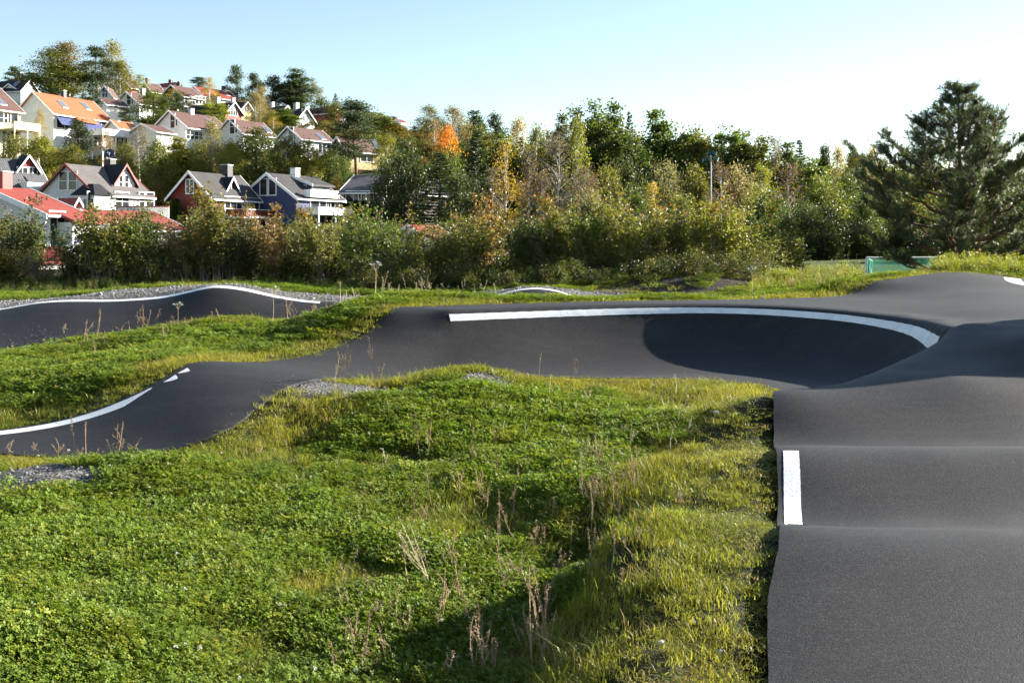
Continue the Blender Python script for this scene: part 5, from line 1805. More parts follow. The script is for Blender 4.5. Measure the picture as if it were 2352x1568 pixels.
b = Box(h.fr)
b.pts([(xa, ya - .38, ztop + .04), (xb + .55, ya - .38, zlow + .04), (xb + .55, ya - .38, zlow - .28), (xa, ya - .38, ztop - .28), (xa, ya - .32, ztop + .04), (xb + .55, ya - .32, zlow + .04), (xb + .55, ya - .32, zlow - .28), (xa, ya - .32, ztop - .28)],
      [(0, 1, 2, 3), (7, 6, 5, 4), (0, 4, 5, 1), (1, 5, 6, 2), (2, 6, 7, 3), (3, 7, 4, 0)])
b.obj('bargeboard', M_WHITE, h.root)
n = 4
for i in range(n):
    a0 = ya + .15 + (yb - ya - .3) * i / n; a1 = a0 + (yb - ya - .3) / n - .08
    zz0 = h.zr - h.sl * xb + .25
    o = Box(h.fr).box(xb + .003, xb + .06, a0, a1, zz0, zs(xb) - .08).obj('window', M_WHITE, h.root)
    Box(h.fr).box(xb + .04, xb + .075, a0 + .14, a1 - .14, zz0 + .14, zs(xb) - .2).obj('pane', glass(), o)
o = Box(h.fr).box(xb * .62, xb * .8, ya - .06, ya - .003, zs(xb * .8) - 1.1, zs(xb * .8) - .15).obj('window', M_WHITE, h.root)
Box(h.fr).box(xb * .64, xb * .78, ya - .08, ya - .05, zs(xb * .8) - 1.0, zs(xb * .8) - .25).obj('pane', glass(), o)
h.balcony(Z(4, 1560, 402), Z(4, 1845, 482), .75, M_WHITE)
h.balcony(Z(4, 1640, 582), Z(4, 1990, 660), 2.0, M_WHITE, posts=True)
for xx in (1600, 1690, 1760, 1805): h.win('s', *Z(4, xx, 550), 1.1, 1.7, (0, 0))
# cream house with grey roof
h = House('cream house with grey tiled roof and dark shutters left of the willow', Z(4, 2010, 250), Z(4, 1838, 430), Z(4, 2420, 252), 106, 104, 'ivory', 'slate', base=4.5)
for xx in (2000, 2130):
    q = Z(4, xx, 490)
    h.win('s', *q, 1.3, 1.5, (1, 0))
    y, z = h.fr.ray_x(*q, h.sg * h.wx)
    for dd in (-.95, .95):
        Box(h.fr).box(h.sg * (h.wx + .003), h.sg * (h.wx + .06), y + dd - .25, y + dd + .25, z - .75, z + .75).obj('shutter', plain('brown_shutter', (.08, .045, .03), .6), h.root)
# small white house right of centre
h = House('small white house with red roof seen through the hedge', Z(5, 330, 1095), Z(5, 505, 1222), Z(5, 560, 1110), 62, 40, 'white', 'red', base=.8)
h.win('s', *Z(5, 600, 1300), .9, 1.2, (1, 0)); h.win('s', *Z(5, 690, 1290), .8, 1.0, (0, 0))
h = House('dark timbered house with white windows hidden behind the dark willow-like tree', Z(5, 360, 725), Z(5, 470, 860), Z(5, 560, 735), 98, 40, 'dark', 'dgrey', base=3.5)
for xx, yy_ in ((300, 880), (350, 880), (410, 905)): h.win('g', *Z(5, xx, yy_), 1.2, 1.3, (1, 0))
# red tiled shed, picket fence, garden furniture behind the hedge gap
h = House('low shed with red pantile roof in the gap of the hedge', Z(12, 230, 985), Z(12, 560, 1215), Z(12, 975, 1010), 46, 32, 'white', 'rust', base=.6, name='shed', barge=False, over=.15)
b = Geo()
nn = 16
for i in range(nn):
    yy = .1 + (h.L - .2) * (i + .5) / nn
    b.tube([np.array(h.fr.w(.03 * h.sg, yy, h.zr + .03)) - np.array(h.root.location), np.array(h.fr.w(h.hw * h.sg, yy, h.ze + .03)) - np.array(h.root.location)], [.075, .075], 6)
link('tile_rolls', b.mesh('tile_rolls', [ROOF['rust']], True), h.root)
A0 = P(*Z(12, 640, 930), 53 * BG); A1 = P(*Z(12, 1130, 930), 53 * BG)
root = link('picket_fence', None, label='white picket fence beside the white house, above the red shed', cat='fence', loc=(A0[0], A0[1], A0[2] - .9))
npk = 14
for i in range(npk):
    x = (A1[0] - A0[0]) * i / (npk - 1)
    me = bpy.data.meshes.get('picket_mesh')
    if me is None:
        fr = Frame(root, A0[0], A0[1], 0)
        bx = Box(fr); z0 = A0[2] - .9
        bx.pts([(-.035, -.012, z0), (.035, -.012, z0), (.035, -.012, z0 + .85), (0, -.012, z0 + .93), (-.035, -.012, z0 + .85), (-.035, .012, z0), (.035, .012, z0), (.035, .012, z0 + .85), (0, .012, z0 + .93), (-.035, .012, z0 + .85)],
               [(0, 1, 2, 3, 4), (9, 8, 7, 6, 5), (0, 5, 6, 1), (1, 6, 7, 2), (2, 7, 8, 3), (3, 8, 9, 4), (4, 9, 5, 0)])
        o = bx.obj('picket', M_WHITE, root); o.data.name = 'picket_mesh'
    else:
        link('picket', me, root, loc=(x, 0, 0))
for zz in (.25, .65):
    fr = Frame(root, A0[0], A0[1], 0)
    Box(fr).box(-.1, A1[0] - A0[0] + .1, .014, .05, A0[2] - .9 + zz, A0[2] - .9 + zz + .08).obj('rail', M_WHITE, root)
# folding lilac garden table and chairs
c = P(*Z(12, 1010, 870), 55 * BG)
root = link('garden_table', None, label='lilac-grey garden table on the terrace behind the picket fence', cat='table', loc=(c[0], c[1], c[2] - .75))
fr = Frame(root, c[0], c[1], 0)
Box(fr).box(-.7, .7, -.4, .4, c[2] - .05, c[2]).obj('table_top', M_PURP, root)
for sx in (-.6, .55):
    for sy in (-.35, .3):
        Box(fr).box(sx, sx + .05, sy, sy + .05, c[2] - .75, c[2] - .053).obj('leg', M_PURP, root)
for i, dx in enumerate((-.55, .6)):
    x = c[0] + dx
    root = link('garden_chair', None, label=('left' if i == 0 else 'right') + ' lilac-grey folding chair leaning on the garden table', cat='chair', loc=(x, c[1] + .6, c[2] - .75), group='garden chairs on the terrace')
    fr = Frame(root, x, c[1] + .6, 0)
    Box(fr).box(-.24, .24, -.22, .22, c[2] - .33, c[2] - .29).obj('seat', M_PURP, root)
    Box(fr).box(-.24, .24, .2, .24, c[2] - .2, c[2] + .22).obj('backrest', M_PURP, root)
    for sx in (-.24, .2):
        for sy in (-.22, .18):
            Box(fr).box(sx, sx + .04, sy, sy + .04, c[2] - .75, c[2] - .333 if sy < 0 else c[2] - .2).obj('leg', M_PURP, root)

# ------------------------------------------------------------------ floodlight mast
x, y, zt = P(1633, 352, 72.0 * BG)
zb = hat(x, y)
root = link('floodlight_mast', None, label='thin grey floodlight mast with teal lamps in front of the wood', cat='light mast', loc=(x, y, zb))
g = Geo(); g.tube([(0, 0, -.3), (0, 0, (zt - zb) * .5), (0, 0, zt - zb + .1)], [.085, .07, .05], 10)
link('pole', g.mesh('pole', [plain('galvanised_steel', (.38, .39, .41), .45, .4)], True), root)
g = Geo(); g.tube([(-.55, 0, zt - zb - .35), (.55, 0, zt - zb - .35)], [.035, .035], 6)
link('crossbar', g.mesh('crossbar', [M_GREYM]), root)


def lamp(dx, dz, rz, tilt, size=1.0):
    fr = Frame(root, x, y, 0)
    bm = bmesh.new()
    bmesh.ops.create_cube(bm, size=1.0)
    for v in bm.verts:
        k = 1.0 if v.co.y < 0 else .62
        v.co = Vector((v.co.x * .46 * k, v.co.y * .42, v.co.z * .42 * k))
    bmesh.ops.bevel(bm, geom=bm.edges[:], offset=.04, segments=2, affect='EDGES')
    me = bpy.data.meshes.new('lamp_head'); bm.to_mesh(me); bm.free(); me.materials.append(M_GREEN)
    o = link('lamp_head', me, root, loc=(dx, 0, zt - zb + dz), rot=(tilt, 0, rz), scale=(size,) * 3)
    bm = bmesh.new(); bmesh.ops.create_cube(bm, size=1.0)
    for v in bm.verts: v.co = Vector((v.co.x * .44, v.co.y * .05 - .235, v.co.z * .40))
    me = bpy.data.meshes.new('lamp_glass'); bm.to_mesh(me); bm.free(); me.materials.append(M_LENS)
    link('lamp_glass', me, o)


lamp(-.13, .0, math.radians(180), .35, .95); lamp(.28, .0, math.radians(80), .3, .85); lamp(.42, -.48, math.radians(75), .35, .85); lamp(-.5, -.6, math.radians(185), .2, .9)

# ------------------------------------------------------------------ football goal with green net
gx0, gy0, gzt = P(1990, 592, 47.0)
gz0 = hat(gx0, gy0)
root = link('football_goal', None, label='football goal with white frame and green net beside the large pine', cat='goal', loc=(gx0, gy0, gz0))
hh = gzt - gz0; ln = 3.2
for xx, yy_ in ((0, 0), (ln, .4)):
    g = Geo(); g.tube([(xx, yy_, -.1), (xx, yy_, hh)], [.045, .045], 8)
    link('post', g.mesh('post', [M_WHITE], True), root)
g = Geo(); g.tube([(0, 0, hh), (ln, .4, hh)], [.045, .045], 8)
link('crossbar', g.mesh('crossbar', [M_WHITE], True), root)
for pts in ([(.55, 1.1, -.05), (.55, .9, hh * .8), (0, 0, hh)], [(ln, 1.6, -.05), (ln, 1.3, hh * .8), (ln, .4, hh)]):
    g = Geo(); g.tube(pts, [.03, .03, .03], 6)
    link('net_stay', g.mesh('net_stay', [M_WHITE], True), root)
g = Geo()
def net(a, b, c_, d, nu, nv):
    a, b, c_, d = map(np.array, (a, b, c_, d))
    for i in range(nu + 1):
        p0 = a + (b - a) * i / nu; p1 = d + (c_ - d) * i / nu
        s_ = np.linspace(0, 1, 5)[:, None]
        g.tube(p0 + (p1 - p0) * s_, np.full(5, .010), 3)
    for j in range(nv + 1):
        p0 = a + (d - a) * j / nv; p1 = b + (c_ - b) * j / nv
        s_ = np.linspace(0, 1, 5)[:, None]
        q = p0 + (p1 - p0) * s_; q[:, 2] -= .12 * np.sin(s_[:, 0] * np.pi)
        g.tube(q, np.full(5, .010), 3)
net((.5, 1.0, 0), (ln, 1.5, 0), (ln, .5, hh - .03), (.02, .02, hh - .03), 34, 22)
net((0, .03, 0), (.5, 1.0, 0), (.5, .8, hh * .8), (0, .03, hh - .03), 10, 18)
link('net', g.mesh('net', [M_NET]), root)
# ------------------------------------------------------------------ ground cover: instanced tufts
M_CLOVER = leaf_material('clover_leaf', .40, 'INSTANCER', rough=.55, spec=.22)
M_GRASS = leaf_material('grass_blade', .42, 'INSTANCER', rough=.5, spec=.35)
M_STONE = plain('gravel_stone', (.24, .235, .23), .9, noise=.45, scale=3.0, spec=.2)
M_FLOWER = plain('clover_flower', (.72, .68, .60), .8)
M_STRAW = None


def blades(seed, n, R, h0, h1, w, lean=.5):
    rng = np.random.default_rng(seed)
    g = Geo()
    th = rng.uniform(0, 6.283, n); r = R * np.sqrt(rng.random(n))
    b = np.c_[r * np.cos(th), r * np.sin(th), np.full(n, -.015)]
    h = rng.uniform(h0, h1, n) * rng.uniform(.6, 1.1, n)
    a = rng.uniform(0, 6.283, n); ln = h * lean * rng.uniform(.1, 1.3, n)
    d = np.c_[np.cos(a), np.sin(a), np.zeros(n)]
    s = np.c_[-np.sin(a + rng.normal(size=n) * .8), np.cos(a), np.zeros(n)] * (w * rng.uniform(.6, 1.3, n))[:, None]
    up = np.array([[0, 0, 1.]])
    m = b + d * (ln * .3)[:, None] + up * (h * .6)[:, None]
    e = b + d * ln[:, None] + up * (h * (1 - .25 * lean * rng.random(n)))[:, None]
    r1 = rng.random(n); r2 = rng.random(n)
    g.quads(np.stack([b - s, b + s, m + s * .8, m - s * .8], 1), r1, r2)
    g.quads(np.stack([m - s * .8, m + s * .8, e + s * .12, e - s * .12], 1), r1, r2)
    return g


def clover(seed, n, R, h0, h1, lf):
    rng = np.random.default_rng(seed)
    g = Geo()
    for i in range(n):
        th = rng.uniform(0, 6.283); r = R * math.sqrt(rng.random())
        c = np.array((r * math.cos(th), r * math.sin(th), rng.uniform(h0, h1)))
        nn = np.array((rng.normal() * .4 + .45, rng.normal() * .4 + .2, .85)); nn /= np.linalg.norm(nn)
        t = np.cross(nn, rng.normal(size=3)); t /= np.linalg.norm(t); b = np.cross(nn, t)
        q1, q2 = rng.random(), rng.random()
        s = lf * rng.uniform(.7, 1.25)
        for k in range(3):
            a = 2.094 * k
            d = t * math.cos(a) + b * math.sin(a); e = np.cross(nn, d)
            up = nn * s * rng.uniform(-.1, .35)
            V = np.array([[c, c + d * s * .62 + e * s * .42 + up * .6, c + d * s * 1.0 + up, c + d * s * .62 - e * s * .42 + up * .6]])
            g.quads(V, np.array([q1]), np.array([q2]))
        # stalk
        f = np.array((c[0] * .6, c[1] * .6, -.01)); w = np.cross(c - f, rng.normal(size=3)); w = w / np.linalg.norm(w) * .0012
        g.quads(np.array([[f - w, f + w, c + w, c - w]]), np.array([q1]), np.array([q2]))
    return g


def stone_mesh(seed):
    rng = np.random.default_rng(seed)
    bm = bmesh.new(); bmesh.ops.create_icosphere(bm, subdivisions=1, radius=.5)
    sc = rng.uniform(.6, 1.2, 3)
    for v in bm.verts:
        k = rng.uniform(.75, 1.15); v.co = Vector((v.co.x * sc[0] * k, v.co.y * sc[1] * k, v.co.z * sc[2] * k * .7))
    me = bpy.data.meshes.new('stone_mesh'); bm.to_mesh(me); bm.free(); me.materials.append(M_STONE)
    return me


def flower_mesh(seed):
    rng = np.random.default_rng(seed)
    g = Geo()
    n = 40
    d = rand_dirs(n, rng); d[:, 2] = np.abs(d[:, 2]) * 1.1 - .2
    C = np.array((.005, 0, .115)) + d * .009
    g.quads(leaf_quads(C, .009, rng, .5, axis=d), rng=rng)
    return g.mesh('flower_mesh', [M_FLOWER])


def instancer(name, meshes, pts, rot, scl, idx, tint=None, label=None):
    """one object of kind stuff: real instances of small meshes at given points"""
    coll = bpy.data.collections.new(name + '_parts')
    for i, me in enumerate(meshes):
        coll.objects.link(bpy.data.objects.new('%s_%02d' % (name, i), me))
    me = bpy.data.meshes.new(name)
    n = len(pts)
    me.vertices.add(n)
    me.vertices.foreach_set('co', np.asarray(pts, np.float32).ravel())
    a = me.attributes.new('rot', 'FLOAT_VECTOR', 'POINT'); a.data.foreach_set('vector', np.asarray(rot, np.float32).ravel())
    a = me.attributes.new('scl', 'FLOAT_VECTOR', 'POINT'); a.data.foreach_set('vector', np.asarray(scl, np.float32).ravel())
    a = me.attributes.new('idx', 'INT', 'POINT'); a.data.foreach_set('value', np.asarray(idx, np.int32))
    if tint is not None:
        a = me.attributes.new('tint', 'FLOAT_COLOR', 'POINT')
        a.data.foreach_set('color', np.c_[np.asarray(tint, np.float32), np.ones(n, np.float32)].astype(np.float32).ravel())
    ng = bpy.data.node_groups.new(name + '_scatter', 'GeometryNodeTree')
    ng.interface.new_socket('Geometry', in_out='INPUT', socket_type='NodeSocketGeometry')
    ng.interface.new_socket('Geometry', in_out='OUTPUT', socket_type='NodeSocketGeometry')
    gi = ng.nodes.new('NodeGroupInput'); go = ng.nodes.new('NodeGroupOutput')
    ip = ng.nodes.new('GeometryNodeInstanceOnPoints')
    ci = ng.nodes.new('GeometryNodeCollectionInfo')
    ci.inputs['Collection'].default_value = coll
    ci.inputs['Separate Children'].default_value = True
    ci.inputs['Reset Children'].default_value = True
    def attr(nm, ty):
        q = ng.nodes.new('GeometryNodeInputNamedAttribute'); q.data_type = ty; q.inputs['Name'].default_value = nm
        return q.outputs[0]
    L = ng.links
    L.new(gi.outputs[0], ip.inputs['Points']); L.new(ci.outputs[0], ip.inputs['Instance'])
    ip.inputs['Pick Instance'].default_value = True
    L.new(attr('idx', 'INT'), ip.inputs['Instance Index'])
    L.new(attr('rot', 'FLOAT_VECTOR'), ip.inputs['Rotation'])
    L.new(attr('scl', 'FLOAT_VECTOR'), ip.inputs['Scale'])
    L.new(ip.outputs[0], go.inputs[0])
    o = link(name, me, kind='stuff', label=label)
    md = o.modifiers.new('scatter', 'NODES'); md.node_group = ng
    return o


def scatter_xy(n, y0, y1, margin=1.6, power=1.0, rng=RNG):
    """random plan points in the wedge the camera looks at, denser near"""
    y = y0 + (y1 - y0) * rng.random(n) ** power
    half = .475 * y + margin
    x = (rng.random(n) * 2 - 1) * half
    keep = rng.random(n) < half / (.475 * y1 + margin) if power == 1.0 else np.ones(n, bool)
    return x[keep], y[keep]


def clover_amount(x, y):
    c = np.full(len(x), .0)
    # island centre is clover, its rims are grass
    di = edge_dist(x, y)
    island = (y < 15.8) & (x < 3.6)
    v = .62 + .55 * fbm(x, y, 1.1, 21) + .3 * fbm(x, y, 4.0, 22)
    v = v * smooth(.25, 1.4, di + .25 * fbm(x, y, 2.0, 23))
    x0 = np.interp(y, L_rail[::-1, 1], L_rail[::-1, 0])
    v = v - .8 * smooth(-1.9, -.7, x - x0) * (y < 11.5)
    far = .45 + .5 * fbm(x, y, .9, 25) + .25 * fbm(x, y, 3.0, 26)
    far = far * smooth(.1, .8, di)
    return np.clip(np.where(island, v, far), 0, 1)


def ground_z(x, y, di):
    b = .030 * fbm(x, y, 2.4, 1) + .014 * fbm(x, y, 9.0, 2)
    return height(x, y) + b * smooth(.05, .5, di) - .02 - .06 * smooth(.2, .0, di) * (x > .8) * (y < 13)


# candidate points
gx_, gy_ = [], []
for (n, a, b) in ((15000, 3.3, 9.0), (15000, 9.0, 16.0), (15000, 14.5, 24.0), (8000, 22.0, 31.0)):
    x, y = scatter_xy(n, a, b)
    gx_.append(x); gy_.append(y)
X_ = np.concatenate(gx_); Y_ = np.concatenate(gy_)
di = edge_dist(X_, Y_)
gm = gravel_mask(X_, Y_); dm = dirt_shade_mask(X_, Y_)
ok = (di > .015) & (RNG.random(len(X_)) * .5 + .15 > gm) & (RNG.random(len(X_)) > .85 * dm)
X_, Y_, di, gm = X_[ok], Y_[ok], di[ok], gm[ok]
Zg = ground_z(X_, Y_, di)
ca = clover_amount(X_, Y_)
is_c = RNG.random(len(X_)) < smooth(.25, .6, ca)

# clover
m = is_c
n = m.sum()
far_f = smooth(8, 24, Y_[m])
s = RNG.uniform(.8, 1.35, n) * (1 + .9 * far_f)
lush = .65 + .35 * smooth(.3, 1.0, ca[m]) + .16 * fbm(X_[m], Y_[m], 3.0, 31)
sc = np.c_[s, s, s * lush * (1 - .5 * far_f)]
base = np.array([(.132, .198, .026)]) * RNG.uniform(.75, 1.25, (n, 1))
yel = (RNG.random(n) < .12)[:, None]
base = np.where(yel, base * [[1.6, 1.2, 1.1]], base)
instancer('clover', [clover(400 + i, 80, .15, .055, .11, .0145).mesh('clover_patch', [M_CLOVER]) for i in range(6)], np.c_[X_[m], Y_[m], Zg[m]],
          np.c_[RNG.normal(size=(n, 2)) * .08, RNG.uniform(-.8, .8, n)], sc, RNG.integers(0, 6, n), base, 'dense green clover filling the grassy hollow')
# grass
m = (~is_c) | (RNG.random(len(X_)) < .22)
n = m.sum()
far_f = smooth(8, 24, Y_[m])
s = RNG.uniform(.75, 1.3, n) * (1 + .8 * far_f)
edge = smooth(.0, .35, di[m])
shoulder = smooth(-1.1, -.5, X_[m] - np.interp(Y_[m], L_rail[::-1, 1], L_rail[::-1, 0])) * (Y_[m] < 12.5)
hgt = (1 - .35 * shoulder) * (.45 + .55 * edge) * (.8 + .5 * fbm(X_[m], Y_[m], 1.7, 41)) * RNG.uniform(.7, 1.25, n)
dry = np.clip(.45 + .8 * fbm(X_[m], Y_[m], 1.3, 43) + .25 * (1 - smooth(.3, 1.6, di[m])), 0, 1)[:, None]
tint = (np.array([(.165, .20, .025)]) * (1 - dry) + np.array([(.25, .25, .04)]) * dry) * RNG.uniform(.75, 1.25, (n, 1))
straw = (RNG.random(n) < .06)[:, None]
tint = np.where(straw, np.array([(.26, .20, .085)]), tint)
gmesh = [blades(500 + i, 64, .12, .035, .105, .0023, .8).mesh('grass_tuft', [M_GRASS]) for i in range(4)] + \
        [blades(510 + i, 72, .13, .03, .075, .0021, .9).mesh('grass_tuft', [M_GRASS]) for i in range(3)]
instancer('grass', gmesh, np.c_[X_[m], Y_[m], Zg[m]], np.c_[RNG.normal(size=(n, 2)) * .08, RNG.uniform(0, 6.28, n)],
          np.c_[s, s, s * hgt * 1.1 * (1 - .35 * far_f)], RNG.integers(0, 7, n), tint, 'short yellow-green grass along the track edges')
# long arching tufts on the shoulder and slopes
n0 = 420
x, y = scatter_xy(n0 * 3, 3.6, 14.0)
d2 = edge_dist(x, y)
k = (d2 > .45) & (clover_amount(x, y) < .6) & (RNG.random(len(x)) < .5)
x, y, d2 = x[k], y[k], d2[k]; n = len(x)
tint = np.array([(.19, .20, .028)]) * RNG.uniform(.7, 1.3, (n, 1))
s = RNG.uniform(.7, 1.3, n)
instancer('grass_tussocks', [blades(530 + i, 60, .06, .10, .20, .0026, 1.2).mesh('tussock', [M_GRASS]) for i in range(4)], np.c_[x, y, ground_z(x, y, d2)],
          np.c_[np.zeros((n, 2)), RNG.uniform(0, 6.28, n)], np.c_[s, s, s], RNG.integers(0, 4, n), tint, 'longer arching grass tussocks on the slopes')
# clover flowers
x, y = scatter_xy(900, 3.6, 15.0)
d2 = edge_dist(x, y); k = (d2 > .2) & (clover_amount(x, y) > .35) & (RNG.random(len(x)) < .55)
x, y, d2 = x[k], y[k], d2[k]; n = len(x); s = RNG.uniform(.7, 1.25, n)
instancer('clover_flowers', [flower_mesh(1), flower_mesh(2)], np.c_[x, y, ground_z(x, y, d2)], np.c_[RNG.normal(size=(n, 2)) * .15, RNG.uniform(0, 6.28, n)], np.c_[s, s, s], RNG.integers(0, 2, n),
          label='small whitish clover flower heads')
# gravel stones
x, y = scatter_xy(46000, 4.0, 28.5)
ed_ = edge_dist(x, y)
k = (gravel_mask(x, y) > .12 + .5 * RNG.random(len(x))) | ((RNG.random(len(x)) < .02) & (ed_ < 0) & (ed_ > -.5))
x, y, d2 = x[k], y[k], ed_[k]; n = len(x)
s = np.where(d2 < .01, RNG.uniform(.006, .016, n), RNG.uniform(.018, .05, n)) * (1 + .5 * smooth(14, 26, y)) * np.where(RNG.random(n) < .03, 2.0, 1)
instancer('gravel_stones', [stone_mesh(600 + i) for i in range(5)], np.c_[x, y, np.where(d2 < .01, height(x, y), ground_z(x, y, d2)) + .004], RNG.uniform(0, 6.28, (n, 3)), np.c_[s, s, s], RNG.integers(0, 5, n), label='loose grey gravel on bare patches and beside the track')

# ------------------------------------------------------------------ tall grass and weeds below the hedge and on the right bank
def weed(seed, n, R, H):
    rng = np.random.default_rng(seed)
    g = Geo()
    for i in range(n):
        th = rng.uniform(0, 6.283); r = R * math.sqrt(rng.random())
        b = np.array((r * math.cos(th), r * math.sin(th), -.03)); h = H * rng.uniform(.5, 1.0)
        e = b + np.array((rng.normal() * .12 * h, rng.normal() * .12 * h, h))
        w = np.array((.004, .004 * rng.normal(), 0))
        g.quads(np.array([[b - w, b + w, e + w * .4, e - w * .4]]), rng=rng)
        k = 16
        u = rng.uniform(.12, 1.0, k)[:, None]
        C = b + (e - b) * u + rng.normal(size=(k, 3)) * .055 * H
        g.quads(leaf_quads(C, .085 * H ** .5, rng, .45), rng=rng)
    return g.mesh('weed_clump', [M_GRASS])


tall = [blades(540 + i, 60, .16, .35, .75, .007, .5).mesh('tall_tuft', [M_GRASS]) for i in range(4)] + [weed(560 + i, 9, .2, .8) for i in range(4)]
px_ = RNG.uniform(-120, 1830, 2600); Yq = RNG.uniform(30.5, 42.5, 2600)
px2 = RNG.uniform(1720, 2480, 2200); Y2 = RNG.uniform(25.0, 40, 2200)
x = np.r_[(px_ - HX) / FOC * Yq, (px2 - HX) / FOC * Y2]; y = np.r_[Yq, Y2]
hedge_side = np.r_[np.ones(2600, bool), np.zeros(2200, bool)]
d2 = edge_dist(x, y)
k = (d2 > .15) & (gravel_mask(x, y) < .5) & (RNG.random(len(x)) > dirt_shade_mask(x, y) * .4) & (~hedge_side | (RNG.random(len(x)) < .85))
x, y, d2, hedge_side = x[k], y[k], d2[k], hedge_side[k]; n = len(x)
s = np.where(hedge_side, RNG.uniform(.3, .65, n), RNG.uniform(.28, .58, n) * (1 + .3 * fbm(x, y, .8, 55)))
near_cut = smooth(29.5, 34, y)
s = s * np.where(hedge_side, .5 + .5 * near_cut, 1.0)
pq = HX + FOC * x / y
s = s * np.where((pq > 1975) & (pq < 2140), .4, 1.0)
tint = np.where(hedge_side[:, None], np.array([(.075, .105, .018)]), np.array([(.19, .22, .028)])) * RNG.uniform(.7, 1.3, (n, 1))  # hedge-side blades tinted darker, painting in the shade of that strip
straw = (RNG.random(n) < .10)[:, None]
tint = np.where(straw, np.array([(.24, .19, .09)]) * .9, tint)
idx = np.where(RNG.random(n) < .5, RNG.integers(0, 4, n), RNG.integers(4, 8, n))
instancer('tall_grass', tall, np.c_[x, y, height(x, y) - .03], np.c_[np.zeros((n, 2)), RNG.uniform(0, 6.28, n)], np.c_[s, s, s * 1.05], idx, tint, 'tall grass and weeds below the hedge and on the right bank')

# bushy undergrowth that closes the foot of the hedge and the edge of the wood
und = [broad(700 + i, 1.6, .9, 0, 900, 22, .10, 'bush', .22, mat=M_GRASS)[1] for i in range(4)]
pa = RNG.uniform(-150, 1840, 620); Ya = RNG.uniform(35.5, 43, 620)
pa = np.r_[pa, RNG.uniform(800, 1770, 260)]; Ya = np.r_[Ya, RNG.uniform(28.6, 33.5, 260)]
pb = RNG.uniform(1000, 2500, 900); Yb = RNG.uniform(78, 118, 900)
px_ = np.r_[pa, pb]; y = np.r_[Ya, Yb]
x = (px_ - HX) / FOC * y
gap = ((px_ > 88) & (px_ < 160) & (y < 50))
fieldgap = (px_ > 1740) & (px_ < 2120) & (y < 95) & (y > 50)
k = ~gap & ~fieldgap
x, y, px_ = x[k], y[k], px_[k]; n = len(x)
s = RNG.uniform(.45, .95, n) * np.where(y > 50, 2.2, np.where(y < 35, .5, .85))
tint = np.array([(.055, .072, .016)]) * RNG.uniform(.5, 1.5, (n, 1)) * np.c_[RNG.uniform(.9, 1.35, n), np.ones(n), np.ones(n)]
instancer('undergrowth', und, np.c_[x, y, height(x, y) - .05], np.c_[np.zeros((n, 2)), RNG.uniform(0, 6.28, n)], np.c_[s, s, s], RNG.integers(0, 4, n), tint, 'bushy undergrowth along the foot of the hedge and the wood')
# shrubs and young trees that clothe the hillside between the houses
big = [broad(720 + i, 6, 2.6, 0, 2600, 46, .26, 'bush', .18, leaders=3, mat=M_GRASS)[1] for i in range(4)]
n0 = 1100
px_ = RNG.uniform(-200, 1150, n0); y = RNG.uniform(100 * BG, 215 * BG, n0)
x = (px_ - HX) / FOC * y
z = height(x, y)
s = RNG.uniform(.35, .75, n0) * BG * (1 - .35 * smooth(165 * BG, 200 * BG, y))
# keep clear of houses
hs = [o for o in bpy.data.objects if o.get('category') in ('house', 'shed')]
hp = np.array([tuple(o.location)[:2] for o in hs])
dd = np.min(np.linalg.norm(np.c_[x, y][:, None] - hp[None], axis=2), axis=1)
k = (dd > 6.5 * BG)
x, y, z, s = x[k], y[k], z[k], s[k]; n = len(x)
tint = np.array([(.12, .13, .03)]) * RNG.uniform(.55, 1.35, (n, 1)) * np.c_[RNG.uniform(.85, 1.5, n), np.ones(n), np.ones(n)]
instancer('hillside_shrubs', big, np.c_[x, y, z - .3], np.c_[np.zeros((n, 2)), RNG.uniform(0, 6.28, n)], np.c_[s, s, s * .62], RNG.integers(0, 4, n), tint, 'mass of shrubs on the hillside between the houses')

# dense wood that closes the gaps behind the front trees
fw = [broad(740 + i, 12, 3.4, 0, 5200, 90, .34, 'column', .13, leaders=5, mat=M_GRASS)[1] for i in range(3)]
sky_px = [1080, 1190, 1290, 1362, 1440, 1505, 1600, 1712, 1800, 1890, 2000, 2120, 2400]
sky_py = [300, 312, 292, 262, 272, 284, 308, 318, 340, 356, 352, 368, 372]
px_ = np.linspace(1080, 2440, 110) + RNG.uniform(-8, 8, 110)
py_ = np.interp(px_, sky_px, sky_py) + RNG.uniform(0, 45, 110)
y = RNG.uniform(118, 136, 110) * BG
x = (px_ - HX) / FOC * y
z = height(x, y)
hh_ = EYE - (py_ - HY) / FOC * y - z
r_ = RNG.uniform(.8, 1.2, 110) * BG
tint = np.array([(.105, .135, .03)]) * RNG.uniform(.6, 1.3, (110, 1)) * np.c_[RNG.uniform(.85, 1.4, 110), np.ones(110), np.ones(110)]
instancer('far_wood', fw, np.c_[x, y, z], np.c_[np.zeros((110, 2)), RNG.uniform(0, 6.28, 110)], np.c_[r_, r_, hh_ / 12.0], RNG.integers(0, 3, 110), tint, 'dense far wood closing the gaps behind the front trees')

# ------------------------------------------------------------------ dry stalks standing in the grass
M_STALK = bark_material('dry_stalk', (.26, .165, .10), (.44, .32, .20), 30.0)
M_STALKP = bark_material('pale_straw', (.46, .37, .22), (.58, .50, .33), 30.0)


